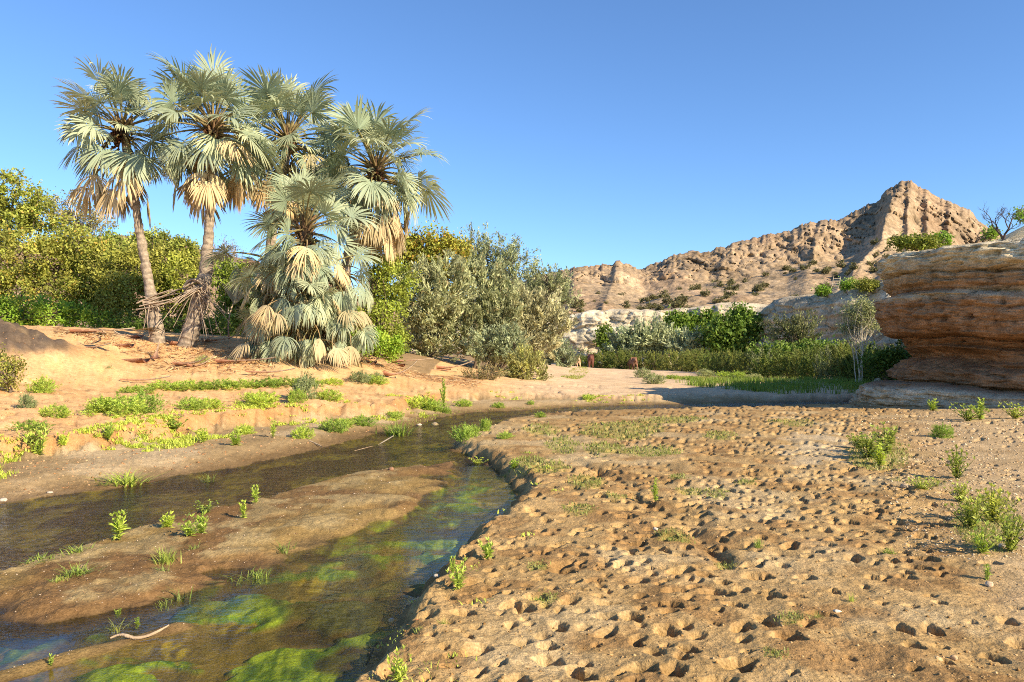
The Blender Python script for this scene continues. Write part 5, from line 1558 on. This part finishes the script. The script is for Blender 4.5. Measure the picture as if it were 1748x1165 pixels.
def litter(px, py, ang, bi, fan, s, label, tilt=0.0):
    p = pix(px, py)
    root = empty('fallen_frond', (p[0], p[1], p[2] + .05))
    root.rotation_euler = (0, math.radians(-tilt), math.radians(ang)); root.scale = (s * 1.25, s * 1.25, s * 1.25)
    link('stalk', BOOT[bi], root)
    if fan is not None:
        L = [1.3, 1.9, 1.0, 1.7][bi]
        o = link('dry_blade', FANS[fan], root); o.location = (L * .97, 0, .02)
    tag(root, label, 'frond', LG)
litter(170, 575, -60, 3, 0, 1.1, 'straw-coloured fallen frond fanning down the sand left of the palms', -4)
litter(120, 570, 20, 1, 1, 1.0, 'pale fallen frond on the sand rim at the left')
litter(160, 572, 165, 1, 1, .9, 'fallen frond pointing left on the rim beside the pale one')
litter(250, 622, 170, 1, None, 1.3, 'long fallen stalk lying flat with its brown sheath to the right')
litter(266, 618, 95, 2, None, .8, 'stubby upright palm sheath in the middle of the sand slope', 35)
litter(290, 592, 35, 0, None, 1.1, 'reddish palm sheath at the foot of the two bare trunks')
litter(318, 590, 150, 0, None, 1.0, 'reddish sheath right of the one between the bare trunks')
litter(240, 580, 160, 0, None, .9, 'curled brown sheath left of the leaning palm base')
litter(345, 586, 10, 0, None, .9, 'brown sheath behind the second palm base')
litter(225, 596, 175, 1, 0, 1.0, 'fallen frond stretched left from the leaning palm')
litter(300, 627, -20, 0, None, .9, 'small dark sheath low on the sand slope')
litter(318, 630, 30, 2, None, .8, 'curled sheath beside the small dark one low on the slope')
litter(372, 622, -12, 1, None, 1.0, 'brown sheath with long stalk pointing right below the second palm')
litter(428, 598, 68, 0, None, 1.3, 'brown sheath leaning its stalk up against the skirted palm', 55)
litter(392, 583, 95, 3, 1, .9, 'hanging bleached frond beside the skirted palm', 60)
litter(205, 655, -4, 3, None, .8, 'thin dark stick on the sand above the weed mound')
litter(655, 645, 15, 2, None, 1.1, 'curved dark brown sheath on the sand right of the skirted palm')
litter(640, 625, 160, 0, None, 1.0, 'sheath in the litter pile right of the skirted palm')
litter(670, 620, 25, 1, None, .9, 'long stalk in the litter pile right of the skirted palm')
litter(690, 628, 170, 1, None, 1.0, 'grey stalk lying behind the curved dark sheath')
litter(745, 632, 5, 0, None, 1.1, 'dark sheath on the sand in front of the olive shrub')
litter(770, 636, 178, 3, None, 1.0, 'thin stalk beside the dark sheath before the shrub')
litter(600, 618, 20, 1, None, .8, 'fallen stalk at the right foot of the skirted palm')
litter(115, 600, -15, 3, None, .9, 'pale thin stalk on the slope right of the ash heap')
litter(420, 642, -10, 3, None, .9, 'thin stalk on the sand above the weed band')
# loose straw and twigs between the big pieces
def straw():
    rng = np.random.default_rng(66); mb = MB()
    n = 2600
    for i in range(n):
        px, py = (rng.uniform(90, 470), rng.uniform(575, 640)) if rng.random() < .6 else (rng.uniform(590, 820), rng.uniform(612, 650))
        d = np.interp(py, [575, 600, 625, 650], [32, 31, 29.4, 27]) + (6 if px > 590 else 0) + rng.normal() * .3
        x = (px - CX) / F * d
        a = rng.uniform(0, 6.28); L = rng.uniform(.08, .45)
        z0 = 0
        mb.v.append((x, d, a, L))
    A = np.array(mb.v); dx = np.cos(A[:, 2]) * A[:, 3] / 2; dy = np.sin(A[:, 2]) * A[:, 3] / 2
    za = terrain(A[:, 0] - dx, A[:, 1] - dy) + .06; zb = terrain(A[:, 0] + dx, A[:, 1] + dy) + .07
    w = rng.uniform(.006, .02, n)
    ox, oy = -np.sin(A[:, 2]) * w, np.cos(A[:, 2]) * w
    P0 = np.stack([A[:, 0] - dx, A[:, 1] - dy, za], 1); P1_ = np.stack([A[:, 0] + dx, A[:, 1] + dy, zb], 1)
    O = np.stack([ox, oy, w * .4], 1)
    V = np.stack([P0 - O, P0 + O, P1_ + O, P1_ - O], 1).reshape(-1, 3)
    c = np.where(rng.random((n, 1)) < .5, np.array([[.60, .44, .24]]), np.array([[.26, .15, .08]])) * rng.uniform(.8, 1.2, (n, 1))
    me = mesh_np('straw_litter', V, np.arange(n * 4).reshape(n, 4), np.repeat(c, 4, 0)); me.materials.append(M_DRY)
    tag(link('straw_litter', me), 'scattered straw and twigs on the sand under the palms', 'litter', None, 'stuff')
straw()

def wood(name, label, pts, rad, c, cat='driftwood', sides=8):
    P = np.array(pts); b = P[0].copy()
    Q, u = resample(P - b, 22)
    R_ = np.interp(np.linspace(0, 1, 22), np.linspace(0, 1, len(rad)), rad)
    V, Fc = tube_vf(Q, R_, sides)
    V += (n3(V[:, 0] * 30, V[:, 1] * 30, V[:, 2] * 30, 3)[:, None] - .5) * R_.max() * .5
    me = mesh_np(name, V, Fc, np.tile(c, (len(V), 1)), True); me.materials.append(M_BARK)
    return tag(link(name, me, None, b), label, cat)
def wat(px, py, up): 
    p = on(px, py, W0 + up); return p
dw = wood('driftwood', 'bleached forked driftwood branch lying in the shallow pool', [wat(188, 1090, .02), wat(205, 1084, .035), wat(235, 1089, .02), wat(262, 1082, .03), wat(289, 1067, .06)], [.006, .011, .012, .010, .004], (.40, .29, .18))
wood('driftwood', 'pale straight stick half sunk by the grass tuft in the stream', [wat(645, 760, -.02), wat(662, 750, .05), wat(672, 744, .08)], [.010, .016, .011], (.30, .25, .18))
wood('driftwood', 'pale stick on the left margin under the round weed', [wat(527, 752, .12), wat(540, 758, .06), wat(550, 763, .02)], [.012, .016, .01], (.42, .32, .2))
wood('driftwood', 'thin twigs stranded in midstream left of the grass tuft', [wat(605, 770, 0.01), wat(620, 766, .04), wat(636, 762, .01)], [.006, .009, .005], (.30, .21, .12))

# ------------------------------------------------------------------ stones and clods
def stone(px, py, r, label, c=(.50, .40, .28), sq=.6, seed=1):
    rng = np.random.default_rng(seed); p = pix(px, py)
    V, Fc = ico(1, np.zeros(3), rng, sq, .16)
    # one round of splitting for a rounder, uneven stone
    Vl = [tuple(v) for v in V]; mid = {}; F2 = []
    def m(a, b):
        k = (min(a, b), max(a, b))
        if k not in mid:
            q = (np.array(Vl[a]) + np.array(Vl[b])) / 2 * rng.uniform(1.02, 1.18); Vl.append(tuple(q)); mid[k] = len(Vl) - 1
        return mid[k]
    for a, b, c_ in Fc:
        x, y, z = m(a, b), m(b, c_), m(c_, a); F2 += [(a, x, z), (b, y, x), (c_, z, y), (x, y, z)]
    me = mesh_np('stone', np.array(Vl) * r * p[1] / F, np.array(F2), np.tile(c, (len(Vl), 1))); me.materials.append(M_STONE)
    tag(link('stone', me, None, (p[0], p[1], p[2] + r * .2 * p[1] / F), rng.uniform(0, 6)), label, 'stone', 'loose stones')
stone(1600, 1128, 8, 'pale yellowish stone beside a deep hoofprint at lower right', (.52, .38, .21), .6, 1)
stone(1628, 1126, 7, 'second pale stone just right of the yellowish one', (.52, .36, .21), .6, 2)
stone(1428, 1047, 7, 'small whitish stone left of the thin grass tuft', (.62, .54, .44), .6, 3)
stone(745, 985, 6, 'whitish pebble on the pool rim behind the bright weed', (.60, .52, .42), .6, 4)
stone(668, 1062, 6, 'pinkish pebble on the wet rim of the pool', (.60, .46, .36), .6, 5)
stone(712, 1061, 5, 'orange leaf-like stone on the algae', (.55, .22, .09), .4, 6)
stone(700, 892, 6, 'orange stone breaking the surface of the pool', (.60, .26, .10), .5, 7)
stone(667, 803, 5, 'brown lump at the upper edge of the sandbar', (.35, .2, .12), .9, 8)
stone(6, 856, 7, 'white stone at the left water margin', (.5, .43, .34), .5, 9)
stone(85, 843, 6, 'white stone right of the first at the left water margin', (.5, .42, .33), .4, 10)
stone(742, 726, 6, 'pale stone on the far margin below the stream bend', (.56, .45, .34), .6, 11)
stone(715, 727, 5, 'flat pale stone left of the one below the bend', (.56, .44, .32), .5, 12)
stone(1545, 833, 8, 'grey lump by the low leafy weed on the mud', (.40, .30, .2), .6, 13)
stone(1690, 1000, 8, 'rounded stone under the big weed patch', (.50, .38, .26), .6, 14)
stone(1712, 935, 8, 'pale stone inside the big weed patch', (.58, .48, .38), .6, 15)
stone(1120, 905, 5, 'small pale stone in the worn gully', (.55, .44, .33), .6, 16)

def scatter_octa(name, label, idx, rmin, rmax, cols, seed, sq=.65):
    rng = np.random.default_rng(seed); n = len(idx)
    P = np.stack([G['x'][idx], G['y'][idx], G['z'][idx]], 1)
    r = (rmin + (rmax - rmin) * rng.random(n) ** 2.2) * np.clip(P[:, 1] / 9, .75, 1.8)
    base = np.array([(1, 0, 0), (0, 1, 0), (-1, 0, 0), (0, -1, 0), (0, 0, 1), (0, 0, -.6)], float)
    Fb = np.array([(0, 1, 4), (1, 2, 4), (2, 3, 4), (3, 0, 4), (1, 0, 5), (2, 1, 5), (3, 2, 5), (0, 3, 5)])
    B = base[None] * rng.uniform(.6, 1.3, (n, 6, 1)) + rng.normal(size=(n, 6, 3)) * .15
    a = rng.uniform(0, 6.28, n); ca, sa = np.cos(a)[:, None], np.sin(a)[:, None]
    B = np.stack([B[..., 0] * ca - B[..., 1] * sa, B[..., 0] * sa + B[..., 1] * ca, B[..., 2] * sq], -1)
    V = P[:, None] + B * r[:, None, None]
    Fc = (Fb[None] + (np.arange(n) * 6)[:, None, None]).reshape(-1, 3)
    cols = np.array(cols); c = cols[rng.integers(len(cols), size=n)] * rng.uniform(.75, 1.25, (n, 1))
    me = mesh_np(name, V.reshape(-1, 3), Fc, np.repeat(c, 6, 0)); me.materials.append(M_STONE)
    tag(link(name, me), label, None, None, 'stuff')
rs = np.random.default_rng(99)
gpx = CX + G['x'] / np.maximum(G['y'], 1) * F; gpy = HZ + CAM_H * F / np.maximum(G['y'], 1)
okv = (G['y'] > 3.2) & (G['y'] < 30) & (gpx > 560) & (gpx < 1800) & G['f']['inR'] & (G['f']['out'] > .1)
cand = np.where(okv)[0]
scatter_octa('mud_clods', 'crumbs of dried mud scattered over the trampled flat', rs.choice(cand, 4500, replace=False), .003, .022, [(.40, .26, .12), (.28, .16, .06), (.44, .30, .15)], 1)
gv = np.where(okv & (gpx > 1440 + (gpy - 700) * .45) & (gpy < 960))[0]
scatter_octa('gravel', 'loose river gravel on the flat below the big cliff', rs.choice(gv, 5000, replace=False), .007, .024, [(.54, .41, .25), (.44, .31, .17), (.60, .48, .33), (.34, .23, .12)], 2)
sb_ = np.where((G['y'] > 4) & (G['y'] < 22) & (G['f']['sdc'] > 0) & (G['z'] > W0 + .02) & (gpx > -40))[0]
if len(sb_) > 1500:
    scatter_octa('sand_grit', 'coarse grit on the wet sandbar', rs.choice(sb_, 1500, replace=False), .003, .014, [(.45, .35, .25), (.24, .14, .07)], 3)
lb = np.where((~G['f']['inR']) & (G['f']['out'] > .3) & (G['y'] < 36) & (gpx > -40) & (gpx < 1150) & (G['y'] > 8))[0]
scatter_octa('bank_crumbs', 'crumbled earth on the left sand bank', rs.choice(lb, 2600, replace=False), .005, .022, [(.50, .28, .14), (.52, .33, .18), (.36, .18, .08)], 4)

# ------------------------------------------------------------------ turf and shaded grass
def blades(name, label, P, h, w, colr, seed, lean=.5):
    rng = np.random.default_rng(seed); n = len(P)
    a = rng.uniform(0, 6.28, n); l = rng.random(n) * lean
    h = h * rng.uniform(.5, 1.3, n); w = w * rng.uniform(.6, 1.3, n)
    d = np.stack([np.cos(a) * l, np.sin(a) * l, np.ones(n)], 1) * h[:, None]
    s = np.stack([-np.sin(a), np.cos(a), 0 * a], 1) * w[:, None]
    mid = P + d * .55; tip = P + d + np.stack([np.cos(a), np.sin(a), -.3 + 0 * a], 1) * (h * l * .5)[:, None]
    V = np.stack([P - s, P + s, mid + s * .8, mid - s * .8, tip], 1).reshape(-1, 3)
    b = np.arange(n)[:, None] * 5
    Fc = np.concatenate([b + np.array([[0, 1, 2]]), b + np.array([[0, 2, 3]]), b + np.array([[3, 2, 4]])])
    u = rng.random((n, 1)); c = (np.array(colr[0]) * (1 - u) + np.array(colr[1]) * u) * rng.uniform(.8, 1.2, (n, 1))
    me = mesh_np(name, V, Fc, np.repeat(c, 5, 0)); me.materials.append(M_WEED)
    tag(link(name, me), label, 'grass', None, 'stuff')
gi = np.where((G['g'] > .3) & (gpx > 800) & (gpx < 1790) & (G['y'] < 28))[0]
gi = rs.choice(gi, min(7000, len(gi)), replace=False)
Pt = np.stack([G['x'][gi], G['y'][gi], G['z'][gi]], 1) + rs.normal(size=(len(gi), 3)) * np.array([.03, .03, 0])
blades('short_turf', 'thin short turf in patches on the trampled mud', Pt, np.clip(.030 * Pt[:, 1] / 8, .02, .06), np.clip(.006 * Pt[:, 1] / 8, .004, .012), [(.34, .36, .08), (.48, .45, .13)], 1, .9)
def region_pts(poly_px, n, z=.14):
    P = np.array(poly_px, float); out = []
    lo, hi = P.min(0), P.max(0)
    Wp = np.array([on(px, py, z)[:2] for px, py in poly_px])
    lo, hi = Wp.min(0), Wp.max(0)
    xy = rs.uniform(lo, hi, (n * 4, 2))
    k = poly_sd(Wp, xy[:, 0], xy[:, 1]) > 0
    xy = xy[k][:n]
    xy = xy[fbm(xy[:, 0] * .9, xy[:, 1] * .9, 3, 420) + .12 * rs.normal(size=len(xy)) > .5]
    return np.stack([xy[:, 0], xy[:, 1], terrain(xy[:, 0], xy[:, 1])], 1)
blades('shaded_grass', 'tall green grass on the far bank in the shade of the cliff', region_pts([(1150, 654), (1230, 650), (1330, 649), (1440, 654), (1530, 660), (1480, 672), (1400, 668), (1330, 670), (1260, 663), (1200, 660)], 12000), .34, .016, [(.13, .23, .025), (.24, .31, .05)], 2)
blades('bank_grass', 'short green grass on the sand flat by the cows', region_pts([(955, 648), (1000, 634), (1005, 642), (985, 654)], 2500), .10, .012, [(.22, .30, .04), (.34, .36, .07)], 3)
blades('bank_grass', 'sparse grass between the sand flat and the shrub row', region_pts([(1090, 641), (1290, 648), (1310, 655), (1150, 646)], 5000), .16, .016, [(.26, .29, .06), (.36, .36, .09)], 4)
ed = np.where((~G['f']['inR']) & (G['f']['out'] > -.05) & (G['f']['out'] < .45) & (gpx > 640) & (gpx < 1150) & (G['y'] > 20) & (G['y'] < 40))[0]
if len(ed) > 200:
    ed = rs.choice(ed, min(3000, len(ed)), replace=False)
    blades('margin_grass', 'thin grass along the far water margin', np.stack([G['x'][ed], G['y'][ed], G['z'][ed]], 1), .06, .008, [(.20, .24, .05), (.30, .30, .07)], 5, .9)

# seedlings along the damp margins and the cut bank
sd_i = np.where((~G['f']['inR']) & (G['f']['out'] > .25) & (np.abs(G['f']['sdt'] + .2) < 1.0) & (gpx > -30) & (gpx < 1100) & (G['y'] > 8) & (G['y'] < 34))[0]
nz = fbm(G['x'][sd_i] * .8, G['y'][sd_i] * .8, 3, 410)
sd_i = sd_i[(nz > .53)]
sd_i = rs.choice(sd_i, min(520, len(sd_i)), replace=False)
sd2 = np.where(G['f']['inR'] & (G['f']['out'] > .02) & (G['f']['out'] < .9) & (gpx > 600) & (gpx < 1000) & (G['y'] > 3.5) & (G['y'] < 26))[0]
sd2 = rs.choice(sd2, 26, replace=False)
ii = np.concatenate([sd_i, sd2])
Pw = np.repeat(np.stack([G['x'][ii], G['y'][ii], G['z'][ii]], 1), 14, 0) + rs.normal(size=(len(ii) * 14, 3)) * np.array([.05, .05, 0])
blades('seedlings', 'small green seedlings and grass along the damp banks', Pw, np.clip(.075 * np.repeat(rs.uniform(.4, 1.5, len(ii)), 14), .03, .13) * np.clip(Pw[:, 1] / 14, .4, 1), np.clip(.0009 * Pw[:, 1], .004, .014), [(.40, .52, .07), (.54, .60, .12)], 6, 1.1)
